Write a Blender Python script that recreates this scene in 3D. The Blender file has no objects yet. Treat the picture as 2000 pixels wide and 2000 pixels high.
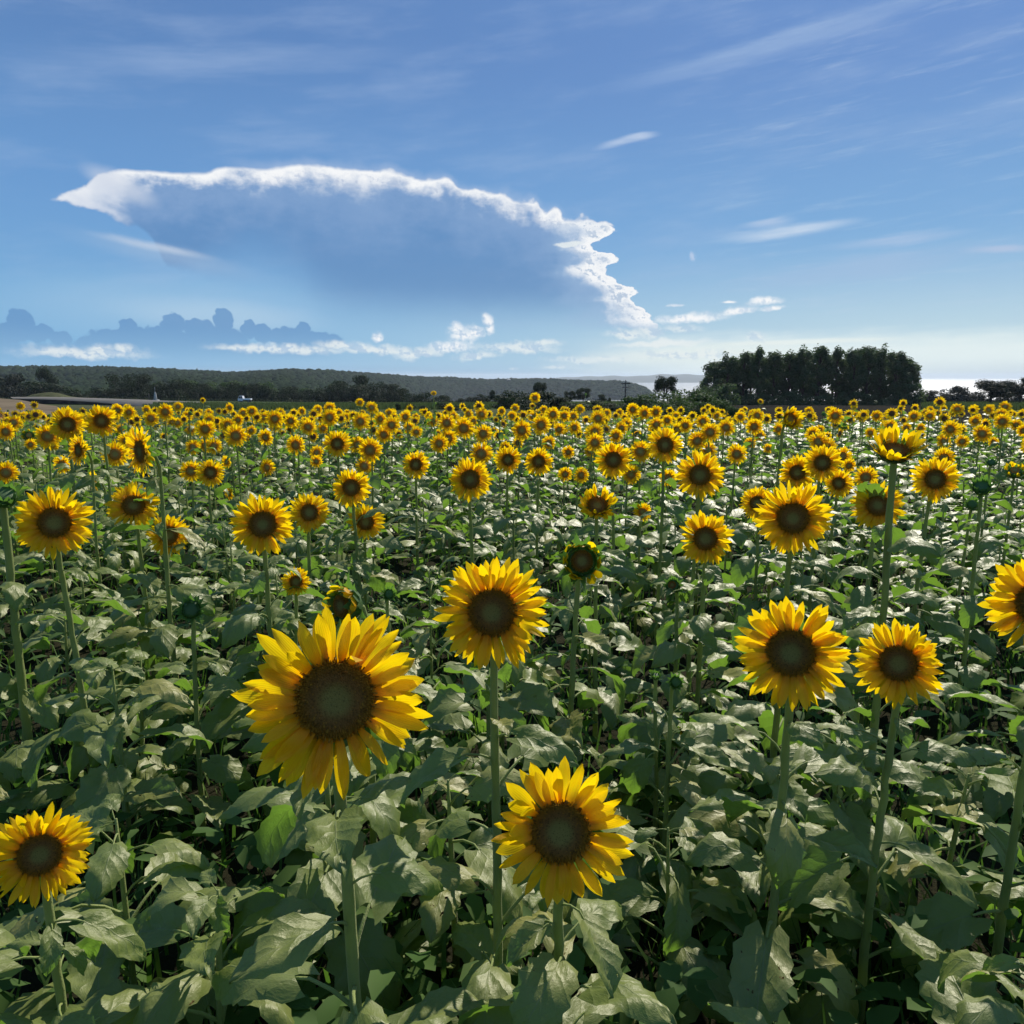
import bpy, math, random
import numpy as np
from mathutils import Vector, Matrix, Euler

random.seed(11)
rng = np.random.default_rng(11)
sc = bpy.context.scene
col = sc.collection
R = math.radians
PI = math.pi

# ------------------------------------------------------------------ camera
EYE = 1.8                      # metres above the soil at the camera
FPX = 1540.0                   # focal length in pixels of the 2000 px photograph
TILT = math.atan(265 / FPX)    # the camera looks down a little
cam_d = bpy.data.cameras.new('camera')
cam_d.sensor_fit = 'HORIZONTAL'
cam_d.sensor_width = 36
cam_d.lens = 36 * FPX / 2000
cam_d.clip_start = 0.05
cam_d.clip_end = 60000
cam = bpy.data.objects.new('camera', cam_d)
col.objects.link(cam)
cam.location = (0, 0, EYE)
cam.rotation_euler = (PI / 2 - TILT, 0, 0)
sc.camera = cam

def ray(px, py):
    """unit direction of a photograph pixel (2000 px frame)"""
    x = (px - 1000) / FPX
    z = -(py - 1000) / FPX
    d = Vector((x, 1, z)).normalized()
    return Matrix.Rotation(-TILT, 3, 'X') @ d

def at(px, py, y):
    """point at forward distance y seen at that pixel"""
    d = ray(px, py)
    return Vector((0, 0, EYE)) + d * (y / d.y)

def azel(px, py):
    d = ray(px, py)
    return math.atan2(d.x, d.y), math.asin(d.z)

# ------------------------------------------------------------------ light
SUN_AZ, SUN_EL = R(26), R(40)
sc.view_settings.view_transform = 'Standard'
sc.view_settings.look = 'None'
sc.view_settings.gamma = 1
sc.view_settings.exposure = 0.36
sd = bpy.data.lights.new('sun', 'SUN')
sd.energy = 4.6
sd.angle = R(0.5)
sd.color = (1.0, 0.94, 0.84)
sun = bpy.data.objects.new('sun', sd)
col.objects.link(sun)
sdir = Vector((math.sin(SUN_AZ) * math.cos(SUN_EL), math.cos(SUN_AZ) * math.cos(SUN_EL), math.sin(SUN_EL)))
sun.rotation_euler = sdir.to_track_quat('Z', 'Y').to_euler()

# ------------------------------------------------------------------ node expressions
class E:
    """tiny wrapper: arithmetic on sockets makes Math nodes"""
    nt = None
    def __init__(s, v): s.v = v
    @staticmethod
    def op(o, *a, clamp=False):
        n = E.nt.nodes.new('ShaderNodeMath'); n.operation = o; n.use_clamp = clamp
        for i, q in enumerate(a):
            if isinstance(q, E): q = q.v
            if isinstance(q, (int, float)): n.inputs[i].default_value = q
            else: E.nt.links.new(q, n.inputs[i])
        return E(n.outputs[0])
    def __add__(s, o): return E.op('ADD', s, o)
    __radd__ = __add__
    def __sub__(s, o): return E.op('SUBTRACT', s, o)
    def __rsub__(s, o): return E.op('SUBTRACT', o, s)
    def __mul__(s, o): return E.op('MULTIPLY', s, o)
    __rmul__ = __mul__
    def __truediv__(s, o): return E.op('DIVIDE', s, o)
    def ss(s, a, b):
        """smoothstep from a to b (a may be larger than b)"""
        n = E.nt.nodes.new('ShaderNodeMapRange'); n.interpolation_type = 'SMOOTHSTEP'
        E.nt.links.new(s.v, n.inputs['Value'])
        flip = isinstance(a, (int, float)) and isinstance(b, (int, float)) and a > b
        if flip: a, b = b, a
        for k, q in (('From Min', a), ('From Max', b)):
            if isinstance(q, E): E.nt.links.new(q.v, n.inputs[k])
            else: n.inputs[k].default_value = q
        n.inputs['To Min'].default_value = 1 if flip else 0
        n.inputs['To Max'].default_value = 0 if flip else 1
        return E(n.outputs[0])
    def mx(s, o): return E.op('MAXIMUM', s, o)
    def mn(s, o): return E.op('MINIMUM', s, o)
    def ab(s): return E.op('ABSOLUTE', s)

def vec(x, y, z=0.0):
    n = E.nt.nodes.new('ShaderNodeCombineXYZ')
    for i, q in enumerate((x, y, z)):
        if isinstance(q, E): E.nt.links.new(q.v, n.inputs[i])
        else: n.inputs[i].default_value = q
    return n.outputs[0]

def noise(vs, scale, detail=4, rough=0.55, dist=0.0):
    n = E.nt.nodes.new('ShaderNodeTexNoise')
    if vs is not None: E.nt.links.new(vs, n.inputs['Vector'])
    n.inputs['Scale'].default_value = scale
    n.inputs['Detail'].default_value = detail
    n.inputs['Roughness'].default_value = rough
    n.inputs['Distortion'].default_value = dist
    return E(n.outputs[0])

def voro(vs, scale, smooth=0.4):
    n = E.nt.nodes.new('ShaderNodeTexVoronoi'); n.feature = 'SMOOTH_F1'
    E.nt.links.new(vs, n.inputs['Vector'])
    n.inputs['Scale'].default_value = scale
    n.inputs['Smoothness'].default_value = smooth
    return E(n.outputs['Distance'])

def mixc(f, a, b):
    n = E.nt.nodes.new('ShaderNodeMix'); n.data_type = 'RGBA'
    n.clamp_factor = True
    if isinstance(f, E): E.nt.links.new(f.v, n.inputs[0])
    elif isinstance(f, (int, float)): n.inputs[0].default_value = f
    else: E.nt.links.new(f, n.inputs[0])
    for i, q in ((6, a), (7, b)):
        if isinstance(q, tuple): n.inputs[i].default_value = (*q[:3], 1)
        else: E.nt.links.new(q, n.inputs[i])
    return n.outputs[2]

def curve(t, pts):
    """float curve over t in 0..1, pts list of (t, value)"""
    n = E.nt.nodes.new('ShaderNodeFloatCurve')
    c = n.mapping.curves[0]
    lo = min(p[1] for p in pts); hi = max(p[1] for p in pts)
    pts = sorted(pts)
    q = [(p[0], (p[1] - lo) / (hi - lo)) for p in pts]
    c.points[0].location = q[0]; c.points[1].location = q[-1]
    for p in q[1:-1]: c.points.new(*p)
    n.mapping.update()
    E.nt.links.new(t.v, n.inputs['Value'])
    return E(n.outputs[0]) * (hi - lo) + lo

def lin(c):
    return tuple((v / 255 / 12.92) if v / 255 < 0.04045 else ((v / 255 + 0.055) / 1.055) ** 2.4 for v in c)

# ------------------------------------------------------------------ world: sky texture and the clouds in it
w = bpy.data.worlds.new('World'); sc.world = w; w.use_nodes = True
nt = w.node_tree; nt.nodes.clear(); E.nt = nt
tc = nt.nodes.new('ShaderNodeTexCoord')
sep = nt.nodes.new('ShaderNodeSeparateXYZ'); nt.links.new(tc.outputs['Generated'], sep.inputs[0])
X, Y, Z = (E(sep.outputs[i]) for i in range(3))
az = E.op('ARCTAN2', X, Y)
el = E.op('ARCSINE', Z)
# degrees of the sky measured in photograph pixels: one unit = 1/1540 rad
U = az * 1540.0
V = el * 1540.0
def UV(px, py):
    a, e = azel(px, py); return a * 1540.0, e * 1540.0
P = vec(U * 0.001, V * 0.001)
Pst = vec(U * 0.001 + V * 0.0006, V * 0.005 - U * 0.0006)      # streaky coordinates for cirrus
n1 = noise(P, 9, 7, 0.58) - 0.5
n2 = noise(vec(U * 0.001 + 7.3, V * 0.001), 26, 5, 0.6) - 0.5
n3 = noise(vec(U * 0.001, V * 0.001 + 3.1), 70, 3, 0.6) - 0.5
vo = voro(vec(U * 0.001 + n1 * 0.012, V * 0.0012 + n2 * 0.006), 32) - 0.35
vo2 = voro(vec(U * 0.001 + n2 * 0.008, V * 0.001), 85) - 0.35
st = noise(Pst, 3.0, 6, 0.6) - 0.5
st2 = noise(vec(U * 0.001, V * 0.009 - U * 0.0008), 6.0, 6, 0.65) - 0.5
puff = vo * -30.0 + vo2 * -11.0 + n3 * 12.0            # cauliflower edge, in pixels
# relief of the cloud faces: a fractal compared with itself a little nearer the sun
def fbmn(du, dv, sc_, det=6): return noise(vec(U * 0.001 + du, V * 0.00125 + dv), sc_, det, 0.6)
emb = fbmn(0, 0, 30) - fbmn(-0.006, -0.007, 30)
emb2 = fbmn(3.0, 0, 75, 4) - fbmn(3.0 - 0.0026, -0.003, 75, 4)
fluff = noise(vec(U * 0.001 + 2.0, V * 0.0016), 17, 7, 0.62) - 0.5
soft = n1 * 40.0 + n2 * 18.0

sky = nt.nodes.new('ShaderNodeTexSky'); sky.sky_type = 'NISHITA'; sky.sun_disc = False
sky.sun_elevation = SUN_EL; sky.sun_rotation = SUN_AZ
sky.air_density = 1.0; sky.dust_density = 0.6; sky.ozone_density = 1.6; sky.altitude = 0
SKY_S = 0.085
# the sky texture in output units, slightly desaturated, plus the paler veil low down
bg = sky.outputs[0]
mul = nt.nodes.new('ShaderNodeVectorMath'); mul.operation = 'SCALE'; nt.links.new(bg, mul.inputs[0]); mul.inputs['Scale'].default_value = SKY_S
base = mul.outputs[0]
tt = V.ss(0, 700)
rt = U.ss(-900, 1000)
grad_l = mixc(V.ss(20, 330), lin((122, 178, 220)), mixc(V.ss(250, 640), lin((104, 154, 208)), lin((88, 128, 184))))
grad_r = mixc(V.ss(30, 270), lin((186, 214, 226)), mixc(V.ss(180, 560), lin((120, 170, 216)), lin((100, 142, 202))))
grad = mixc(rt, grad_l, grad_r)
c = mixc(0.94, base, grad)

def lay(c, mask, colr, a=1.0):
    return mixc(mask * a if a != 1.0 else mask, c, colr)

# broad cirrus veils over the whole sky
veil = st.ss(-0.05, 0.28) * V.ss(40, 160)
c = lay(c, veil, lin((168, 190, 222)), 0.30)
veil2 = st2.ss(0.0, 0.3) * U.ss(150, 500) * V.ss(30, 120)
c = lay(c, veil2, lin((190, 208, 228)), 0.32)

def ell(px, py, rx, ry, ang=0.0, warp=None, wa=1.0, edge=(1.0, 0.55), flat=0.0, fib=False):
    """soft elliptical cloud body; returns mask 0..1 ; ang in degrees, clockwise in the picture"""
    u0, v0 = UV(px, py)
    du, dv = U - u0, V - v0
    if ang:
        ca, sa = math.cos(R(ang)), math.sin(R(ang))
        du, dv = du * ca - dv * sa, du * sa + dv * ca
    if warp is not None: dv = dv - warp * wa
    if warp is not None: du = du + warp * (wa * 0.6)
    if flat: dv = dv.mn(dv * flat)
    q = E.op('SQRT', (du / rx) * (du / rx) + (dv / ry) * (dv / ry))
    r_ = q.ss(edge[0], edge[1])
    return r_ * (fibre * 1.5 + 0.15).mn(1.0).mx(0.0) if fib else r_

fibre = noise(vec(U * 0.0011 + V * 0.0016 + n1 * 0.03, V * 0.0105 - U * 0.0012), 5.5, 6, 0.66)
WHITE = lin((246, 247, 248)); CREAM = lin((232, 238, 238)); SHADE = lin((150, 180, 212)); DEEP = lin((92, 134, 184))

# pale fan of far anvil, low left
c = lay(c, ell(330, 600, 420, 75, 0, soft, 0.5, (1.0, 0.1)), lin((150, 190, 222)), 0.75)

# curves of the anvil: u range -> 0..1
UA, UB = UV(60, 400)[0], UV(1290, 400)[0]
ut = ((U + n1 * 10.0) - UA) / (UB - UA)
def ucurve(pts):
    q = []
    for px, py in pts:
        u, v = UV(px, py); q.append(((u - UA) / (UB - UA), v))
    return curve(ut, q)
top = ucurve([(60, 392), (98, 388), (130, 374), (165, 362), (200, 336), (240, 331), (300, 333), (360, 336), (400, 336), (425, 328), (450, 325), (500, 329), (560, 322),
              (600, 319), (650, 322), (710, 326), (760, 330), (800, 338), (850, 346), (872, 344), (895, 358), (950, 370), (1000, 380), (1050, 388), (1062, 402),
              (1085, 404), (1102, 420), (1120, 424), (1150, 420), (1175, 430), (1190, 428), (1205, 442), (1212, 480), (1290, 640)])
low = ucurve([(60, 394), (98, 390), (150, 407), (210, 424), (240, 440), (280, 452), (330, 520), (420, 560), (560, 600), (700, 690), (1290, 700)])
dt = (top + puff * U.ss(-700, 150) * 0.55 + soft * 0.22 + (fbmn(5.0, 0, 22) - 0.5) * 26.0 * U.ss(-500, -900)) - V       # depth under the top edge, pixels
dl = (V + soft * 0.25 + (fbmn(8.0, 0, 20) - 0.5) * 30.0) - low
inside = dt.ss(-2.0, 6.0) * (dl / (U.ss(UV(300, 500)[0], UV(520, 560)[0]) * 150.0 + 9.0)).ss(0.0, 1.0) * U.ss(UV(94, 390)[0], UV(102, 390)[0])
VA, VB = UV(1200, 650)[1], UV(1200, 440)[1]
vt = ((V + n1 * 8.0) - VA) / (VB - VA)
edge_pts = [(650, 1300), (632, 1282), (618, 1272), (606, 1266), (594, 1248), (583, 1238), (572, 1256), (562, 1246), (553, 1222), (543, 1204), (532, 1186), (520, 1188), (510, 1212), (500, 1208), (490, 1176), (482, 1160), (474, 1164), (464, 1182), (452, 1204), (440, 1192)]
rx = curve(vt, [((UV(x, y)[1] - VA) / (VB - VA), UV(x, y)[0]) for y, x in edge_pts])
dr = (rx + puff * 0.55 + n2 * 22.0 + (fbmn(2.0, 6.0, 55, 5) - 0.5) * 34.0) - U
flank = dr.ss(-1.0, 5.0).mx(V.ss(VB - 4, VB + 2))
inside = inside * flank
c = lay(c, inside * V.ss(50, 170), DEEP, 0.72)
# thin glow of ice cloud just above the edge
c = lay(c, (dt + 16.0 + soft * 0.3).ss(0.0, 26.0) * dt.ss(10.0, -4.0) * ell(760, 350, 420, 60, 9, None), lin((186, 200, 224)), 0.55)
wid = curve(ut, [((UV(a, 400)[0] - UA) / (UB - UA), b) for a, b in
      [(60, 90), (200, 90), (235, 66), (300, 40), (380, 36), (450, 44), (560, 46), (640, 60), (720, 66), (800, 46), (880, 46), (1000, 52), (1080, 56), (1140, 66), (1205, 50), (1290, 34)]])
body = dt + fluff * 75.0 + n2 * 34.0 + n3 * 12.0
rimf = (body / wid).ss(0.86, 0.0)
fibw = noise(vec(U * 0.0011 + V * 0.0005, V * 0.009 + U * 0.0034), 4.5, 6, 0.64)
wing = inside * (fibw.ss(0.30, 0.60) * 0.7 + 0.3) * (U + n1 * 80.0 + fluff * 60.0).ss(UV(262, 400)[0], UV(212, 400)[0])
c = lay(c, inside * ((body + fluff * 90.0 + n1 * 60.0) / wid).ss(3.0, 0.3), lin((146, 174, 212)), 0.52)
c = lay(c, inside * rimf * (fluff + n2 * 0.6 + (dt / wid) * -0.4).ss(-0.78, -0.34), WHITE, 0.97)
c = lay(c, wing, lin((210, 218, 232)), 0.8)
# grey folds inside the rim, away from the sun
c = lay(c, inside * rimf * (emb + emb2 * 0.6).ss(0.0, -0.13) * dt.ss(6.0, 24.0) * U.ss(-640, -300), lin((160, 178, 208)), 0.75)

# right flank of the tower
vin = V.ss(VA, VA + 22) * V.ss(VB + 12, VB - 2) * U.ss(UV(1040, 500)[0], UV(1110, 500)[0])
fl = vin * dr.ss(-1.0, 4.0)
c = lay(c, fl * (dr + fluff * 150.0).ss(190.0, 20.0), lin((156, 184, 216)), 0.75)
fr = fl * (dr + fluff * 130.0 + n2 * 60.0).ss(86.0, 10.0)
c = lay(c, fr, WHITE, 0.96)
c = lay(c, fr * (emb + emb2 * 0.7).ss(0.01, -0.12) * dr.ss(5.0, 22.0), lin((158, 182, 210)), 0.8)
c = lay(c, (ell(430, 618, 230, 40, 3, soft, 0.4, (1.0, 0.2)) * (U + n2 * 14.0 + (V - UV(630, 600)[1]) * 0.9).ss(UV(650, 600)[0], UV(622, 600)[0])), lin((172, 202, 226)), 0.7)
# knob of cloud under the rim
c = lay(c, ell(1110, 474, 34, 6, -3, puff, 0.25), CREAM, 0.8)

# streaks on the left
c = lay(c, ell(235, 362, 75, 26, 22, soft, 0.35, (1.0, 0.2)), lin((208, 216, 230)), 0.65)
c = lay(c, ell(300, 482, 122, 11, 9, soft, 0.22, (1.0, 0.0)) * (fibw * 1.8).mn(1.0), lin((206, 216, 230)), 0.85)
c = lay(c, ell(330, 500, 210, 26, 10, soft, 0.3, (1.0, 0.0)), lin((160, 186, 216)), 0.5)
# cirrus on the right and above
cir = st2 * 40.0
c = lay(c, ell(1540, 451, 150, 15, -5, cir, 0.55, (1.0, 0.05), fib=True), lin((206, 220, 236)), 0.85)
c = lay(c, ell(1500, 436, 60, 10, -4, cir, 0.5, (1.0, 0.0), fib=True), lin((190, 206, 230)), 0.6)
c = lay(c, ell(1750, 468, 150, 12, -3, cir, 0.6, (1.0, 0.0), fib=True), lin((178, 198, 226)), 0.6)
c = lay(c, ell(1960, 486, 80, 9, 3, cir, 0.4, (1.0, 0.0), fib=True), lin((190, 200, 224)), 0.7)
c = lay(c, ell(1700, 520, 330, 30, -6, cir, 1.0, (1.0, 0.0), fib=True), lin((160, 188, 220)), 0.6)
c = lay(c, ell(1215, 276, 66, 9, -12, cir, 0.3, (1.0, 0.0), fib=True), lin((176, 196, 226)), 0.9)
c = lay(c, ell(1252, 266, 42, 9, -4, cir, 0.4, (1.0, 0.0), fib=True), lin((190, 206, 230)), 0.85)
c = lay(c, ell(1353, 502, 8, 11, -20, n3 * 20.0, 1.0, (1.0, 0.2)), lin((186, 204, 230)), 0.8)
# a few more thin veils above the photograph's upper edge
c = lay(c, ell(420, 120, 420, 34, -7, cir, 1.2, (1.0, 0.0), fib=True), lin((150, 176, 214)), 0.5)
c = lay(c, ell(1500, 90, 380, 26, -9, cir, 1.3, (1.0, 0.0), fib=True), lin((158, 184, 220)), 0.55)

# blue far cumulus low left, in the shade of the anvil: rounded heads over a common base
def heads(lst, wp, edge=(1.0, 0.86)):
    m = None
    for px, py, rx_, ry_ in lst:
        q = ell(px, py, rx_, ry_, 0, wp, 0.22, edge)
        m = q if m is None else m.mx(q)
    return m
wph = vo2 * -30.0 + n3 * 34.0 + vo * -14.0 + (fbmn(1.0, 4.0, 60, 5) - 0.5) * 40.0
sm = heads([(38, 626, 21, 22), (14, 648, 34, 20), (74, 650, 26, 16), (118, 660, 17, 14), (180, 668, 30, 13), (250, 640, 17, 17), (232, 664, 60, 22), (336, 630, 23, 20), (306, 662, 60, 24), (388, 640, 28, 19),
            (436, 624, 18, 24), (420, 662, 60, 26), (484, 640, 15, 17), (512, 650, 18, 19), (560, 656, 40, 19), (592, 642, 14, 14), (610, 664, 60, 18)], wph)
bot = V.ss(UV(300, 712)[1], UV(300, 672)[1])
lowband = (V + puff * 0.35).ss(UV(300, 668)[1], UV(300, 682)[1]) * U.ss(UV(700, 640)[0], UV(560, 640)[0])
c = lay(c, sm.mx(lowband) * bot, mixc(V.ss(UV(300, 690)[1], UV(300, 625)[1]), lin((122, 168, 208)), lin((100, 148, 196))), 0.85)

# the horizon glare towards the sun, banks of pale stratus
hz = V.ss(95, 40) * U.ss(60, 260)
c = lay(c, (V + soft * 0.5 + st2 * 40.0).ss(92, 44) * (U + soft).ss(60, 380), lin((226, 238, 238)), 0.94)
c = lay(c, ell(1290, 668, 130, 9, -2, puff, 0.35, (1.0, 0.2)), CREAM, 0.85)
c = lay(c, ell(1560, 668, 230, 7, -1, soft, 0.15, (1.0, 0.2)), lin((232, 240, 236)), 0.8)
c = lay(c, ell(1250, 700, 170, 22, 0, soft, 0.4, (1.0, 0.0)), lin((220, 232, 232)), 0.8)
c = lay(c, ell(1190, 716, 190, 16, 0, puff, 0.4, (1.0, 0.1)), lin((206, 222, 228)), 0.6)
c = lay(c, ell(1420, 690, 260, 26, -1, soft, 0.4, (1.0, 0.0)), lin((226, 236, 232)), 0.75)
c = lay(c, V.ss(34, 2) * U.ss(400, 900), lin((190, 206, 216)), 0.6)
c = lay(c, V.ss(26, 4) * U.ss(300, -400), lin((128, 172, 206)), 0.8)

# white low cumulus banks; flat beneath, cauliflower above
lowp = vo * -18.0 + vo2 * -12.0 + n3 * 12.0 + n2 * 18.0 + fluff * 22.0
rel = (emb * 1.3 + emb2 * 0.45).ss(-0.04, 0.13)
def bank(c, lst, a=0.92, colr=WHITE, sh=0.7):
    """cumulus bodies (x, y, half width, half height, tilt) joined into one layer"""
    m = None
    for px, py, rx_, ry_, ang in lst:
        q = ell(px, py, rx_, ry_ * 1.25, ang, lowp, min(0.9, ry_ * 0.038), (1.0, 0.15), flat=1.5)
        m = q if m is None else m.mx(q)
    return lay(c, m, mixc(rel * sh, colr, lin((160, 190, 220))), a)
c = bank(c, [(165, 688, 136, 13, 1), (190, 678, 34, 10, 0), (240, 680, 24, 10, 0), (100, 684, 40, 9, 0), (560, 681, 165, 11, 1), (480, 677, 90, 9, -2), (740, 684, 130, 13, 3), (660, 673, 60, 10, 0)], 0.85, CREAM)
c = bank(c, [(736, 658, 15, 12, 0), (902, 652, 40, 24, -4), (890, 638, 22, 12, 0), (925, 645, 26, 18, 0), (950, 622, 15, 14, 0), (955, 640, 12, 16, 0), (880, 676, 60, 14, 0)], 0.95)
c = bank(c, [(1010, 678, 110, 13, 2), (1060, 670, 54, 11, 0), (930, 694, 60, 11, -6), (820, 690, 70, 13, -8), (1225, 652, 60, 11, 2), (1270, 648, 36, 14, 8)], 0.8, CREAM)
c = bank(c, [(1150, 702, 120, 10, 0), (1340, 692, 150, 13, 0), (1330, 642, 56, 9, 0), (1085, 718, 34, 5, 0), (1003, 719, 14, 4, 0), (1475, 658, 24, 14, 0)], 0.6, CREAM)
c = bank(c, [(1345, 622, 92, 12, -4), (1440, 607, 46, 9, -8), (1493, 589, 42, 9, -2), (1508, 602, 30, 5, -3), (1318, 596, 22, 3.4, 0), (1424, 590, 18, 3.2, 0)], 0.97, WHITE, 0.5)

bgn = nt.nodes.new('ShaderNodeBackground'); bgn.inputs['Strength'].default_value = 0.80
nt.links.new(c, bgn.inputs[0])
wo = nt.nodes.new('ShaderNodeOutputWorld'); nt.links.new(bgn.outputs[0], wo.inputs[0])
w.cycles.sampling_method = 'MANUAL'
w.cycles.sample_map_resolution = 512

# ------------------------------------------------------------------ materials
def newmat(name):
    m = bpy.data.materials.new(name); m.use_nodes = True
    m.node_tree.nodes.clear(); E.nt = m.node_tree
    return m
def out(shader):
    o = E.nt.nodes.new('ShaderNodeOutputMaterial'); E.nt.links.new(shader, o.inputs[0])
def N(t): return E.nt.nodes.new(t)
def setin(sock, q):
    if isinstance(q, E): E.nt.links.new(q.v, sock)
    elif isinstance(q, (int, float)): sock.default_value = q
    elif isinstance(q, tuple): sock.default_value = (*q[:3], 1) if len(sock.default_value) == 4 else q
    else: E.nt.links.new(q, sock)
def princ(colr, rough=0.6, spec=0.5, bump=None, bs=0.3, bd=0.01, **kw):
    p = N('ShaderNodeBsdfPrincipled')
    setin(p.inputs['Base Color'], colr); setin(p.inputs['Roughness'], rough)
    setin(p.inputs['Specular IOR Level'], spec)
    for k, v in kw.items(): setin(p.inputs[k.replace('_', ' ')], v)
    if bump is not None:
        b = N('ShaderNodeBump'); setin(b.inputs['Height'], bump); b.inputs['Strength'].default_value = bs; b.inputs['Distance'].default_value = bd
        E.nt.links.new(b.outputs[0], p.inputs['Normal'])
        p['b'] = 1
        princ.bump = b.outputs[0]
    return p.outputs[0]
def transl(shader, colr, f, normal=None):
    t = N('ShaderNodeBsdfTranslucent'); setin(t.inputs[0], colr)
    if normal is not None: E.nt.links.new(normal, t.inputs['Normal'])
    m = N('ShaderNodeMixShader'); setin(m.inputs[0], f)
    E.nt.links.new(shader, m.inputs[1]); E.nt.links.new(t.outputs[0], m.inputs[2])
    return m.outputs[0]
def objco(): return N('ShaderNodeTexCoord').outputs['Object']
def uvco():
    s = N('ShaderNodeSeparateXYZ'); E.nt.links.new(N('ShaderNodeUVMap').outputs[0], s.inputs[0])
    return E(s.outputs[0]), E(s.outputs[1])
def orand():
    return E(N('ShaderNodeObjectInfo').outputs['Random'])
def geo_pos(): return N('ShaderNodeNewGeometry').outputs['Position']
def islrand(): return E(N('ShaderNodeNewGeometry').outputs['Random Per Island'])

# sunflower leaf: dull hairy blade, pale veins, glowing green against the light
def leaf_material(name, use_uv=True):
    m = newmat(name)
    r = orand(); ir = islrand()
    nz = noise(geo_pos(), 9, 4)
    a = mixc((r + ir * 0.6) * 0.65, (0.135, 0.180, 0.030), (0.235, 0.255, 0.072))
    a = mixc(nz.ss(0.35, 0.75), a, (0.150, 0.190, 0.050))
    if use_uv:
        u, v = uvco()
        au = (u - 0.5).ab()
        mid = au.ss(0.018, 0.004)
        wv_ = noise(vec(u * 3.0, v * 3.0, r * 9.0), 2.0, 2) - 0.5
        sv = E.op('FRACT', v * 5.0 - E.op('POWER', au, 0.75) * 2.6 + wv_ * 0.35)
        side = (sv - 0.5).ab().ss(0.05, 0.0) * au.ss(0.42, 0.05)
        fine = noise(vec(u, v), 38, 3)
        vein = mid.mx(side * 0.55)
        a = mixc(vein * 0.5, a, (0.25, 0.29, 0.13))
        a = mixc((noise(vec(u, v, ), 5, 5) + r * 0.1).ss(0.70, 0.78) * 0.55, a, (0.16, 0.13, 0.06))
        h = fine * 0.5 - E.op('POWER', (sv - 0.5).ab() * -2.0 + 1.0, 3.0) * 0.8 - mid * 0.5 + noise(vec(u, v), 11, 3) * 0.8
        a = mixc((r + ir * 0.05).ss(0.86, 0.97) * 0.6, a, (0.30, 0.27, 0.06))
        s = princ(a, 0.47, 0.60, h, 0.32, 0.006, Specular_Tint=(1.0, 0.96, 0.80))
        tr = mixc(vein * 0.6, (0.20, 0.38, 0.035), (0.10, 0.18, 0.02))
        s = transl(s, tr, 0.38, princ.bump)
        # ragged insect holes with a brown rim on some leaves
        hn = noise(vec(u * 1.0 + r * 31.0, v * 1.3), 6.5, 2, 0.4) + (au.ss(0.06, 0.0) * -0.2) + (r - 0.55).ss(0.25, 0.0) * -0.15
        rimd = N('ShaderNodeBsdfDiffuse'); rimd.inputs[0].default_value = (0.13, 0.085, 0.035, 1)
        mr = N('ShaderNodeMixShader'); setin(mr.inputs[0], hn.ss(0.685, 0.70)); E.nt.links.new(s, mr.inputs[1]); E.nt.links.new(rimd.outputs[0], mr.inputs[2])
        tb = N('ShaderNodeBsdfTransparent'); mh = N('ShaderNodeMixShader'); setin(mh.inputs[0], hn.ss(0.705, 0.712))
        E.nt.links.new(mr.outputs[0], mh.inputs[1]); E.nt.links.new(tb.outputs[0], mh.inputs[2]); s = mh.outputs[0]
    else:
        s = princ(a, 0.58, 0.32, noise(geo_pos(), 40, 3), 0.4, 0.01, Specular_Tint=(1.0, 0.96, 0.80))
        s = transl(s, (0.20, 0.38, 0.035), 0.36)
    out(s); return m
M_leaf = leaf_material('sunflower_leaf')
M_leaf_far = leaf_material('sunflower_leaf_far', False)

m = M_stem = newmat('sunflower_stem')
fz = noise(geo_pos(), 260, 2)
out(transl(princ(mixc(noise(geo_pos(), 14, 3), (0.20, 0.26, 0.060), (0.30, 0.33, 0.11)), 0.6, 0.25, fz, 0.9, 0.002, Sheen_Weight=0.2, Sheen_Roughness=0.4, Sheen_Tint=(1.0, 0.97, 0.75)), (0.40, 0.50, 0.12), 0.25))

m = M_calyx = newmat('calyx')
out(transl(princ(mixc(noise(geo_pos(), 60, 3), (0.045, 0.10, 0.025), (0.09, 0.16, 0.045)), 0.55, 0.4, noise(geo_pos(), 200, 2), 0.5, 0.002), (0.20, 0.42, 0.05), 0.30))

m = M_petal = newmat('petal')
u, v = uvco()
ir = islrand(); r = orand()
stripe = noise(vec(u * 9.0, v * 0.8, ir * 13.0), 2.2, 3)
pc = mixc(v.ss(0.0, 0.45), (0.82, 0.33, 0.003), (0.92, 0.55, 0.005))
pc = mixc(ir * 0.5 + r * 0.25, pc, (0.80, 0.34, 0.004))
pc = mixc(stripe.ss(0.45, 0.75) * 0.35, pc, (0.70, 0.25, 0.003))
hgt = E.op('SINE', u * 44.0) * 0.4 + stripe
s = princ(pc, 0.5, 0.3, hgt, 0.18, 0.002)
tc_ = mixc(v.ss(0.0, 0.4), (0.97, 0.42, 0.001), (1.0, 0.74, 0.004))
tc_ = mixc(stripe.ss(0.4, 0.75) * 0.4, tc_, (0.9, 0.36, 0.002))
out(transl(s, tc_, 0.58, princ.bump))

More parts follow.
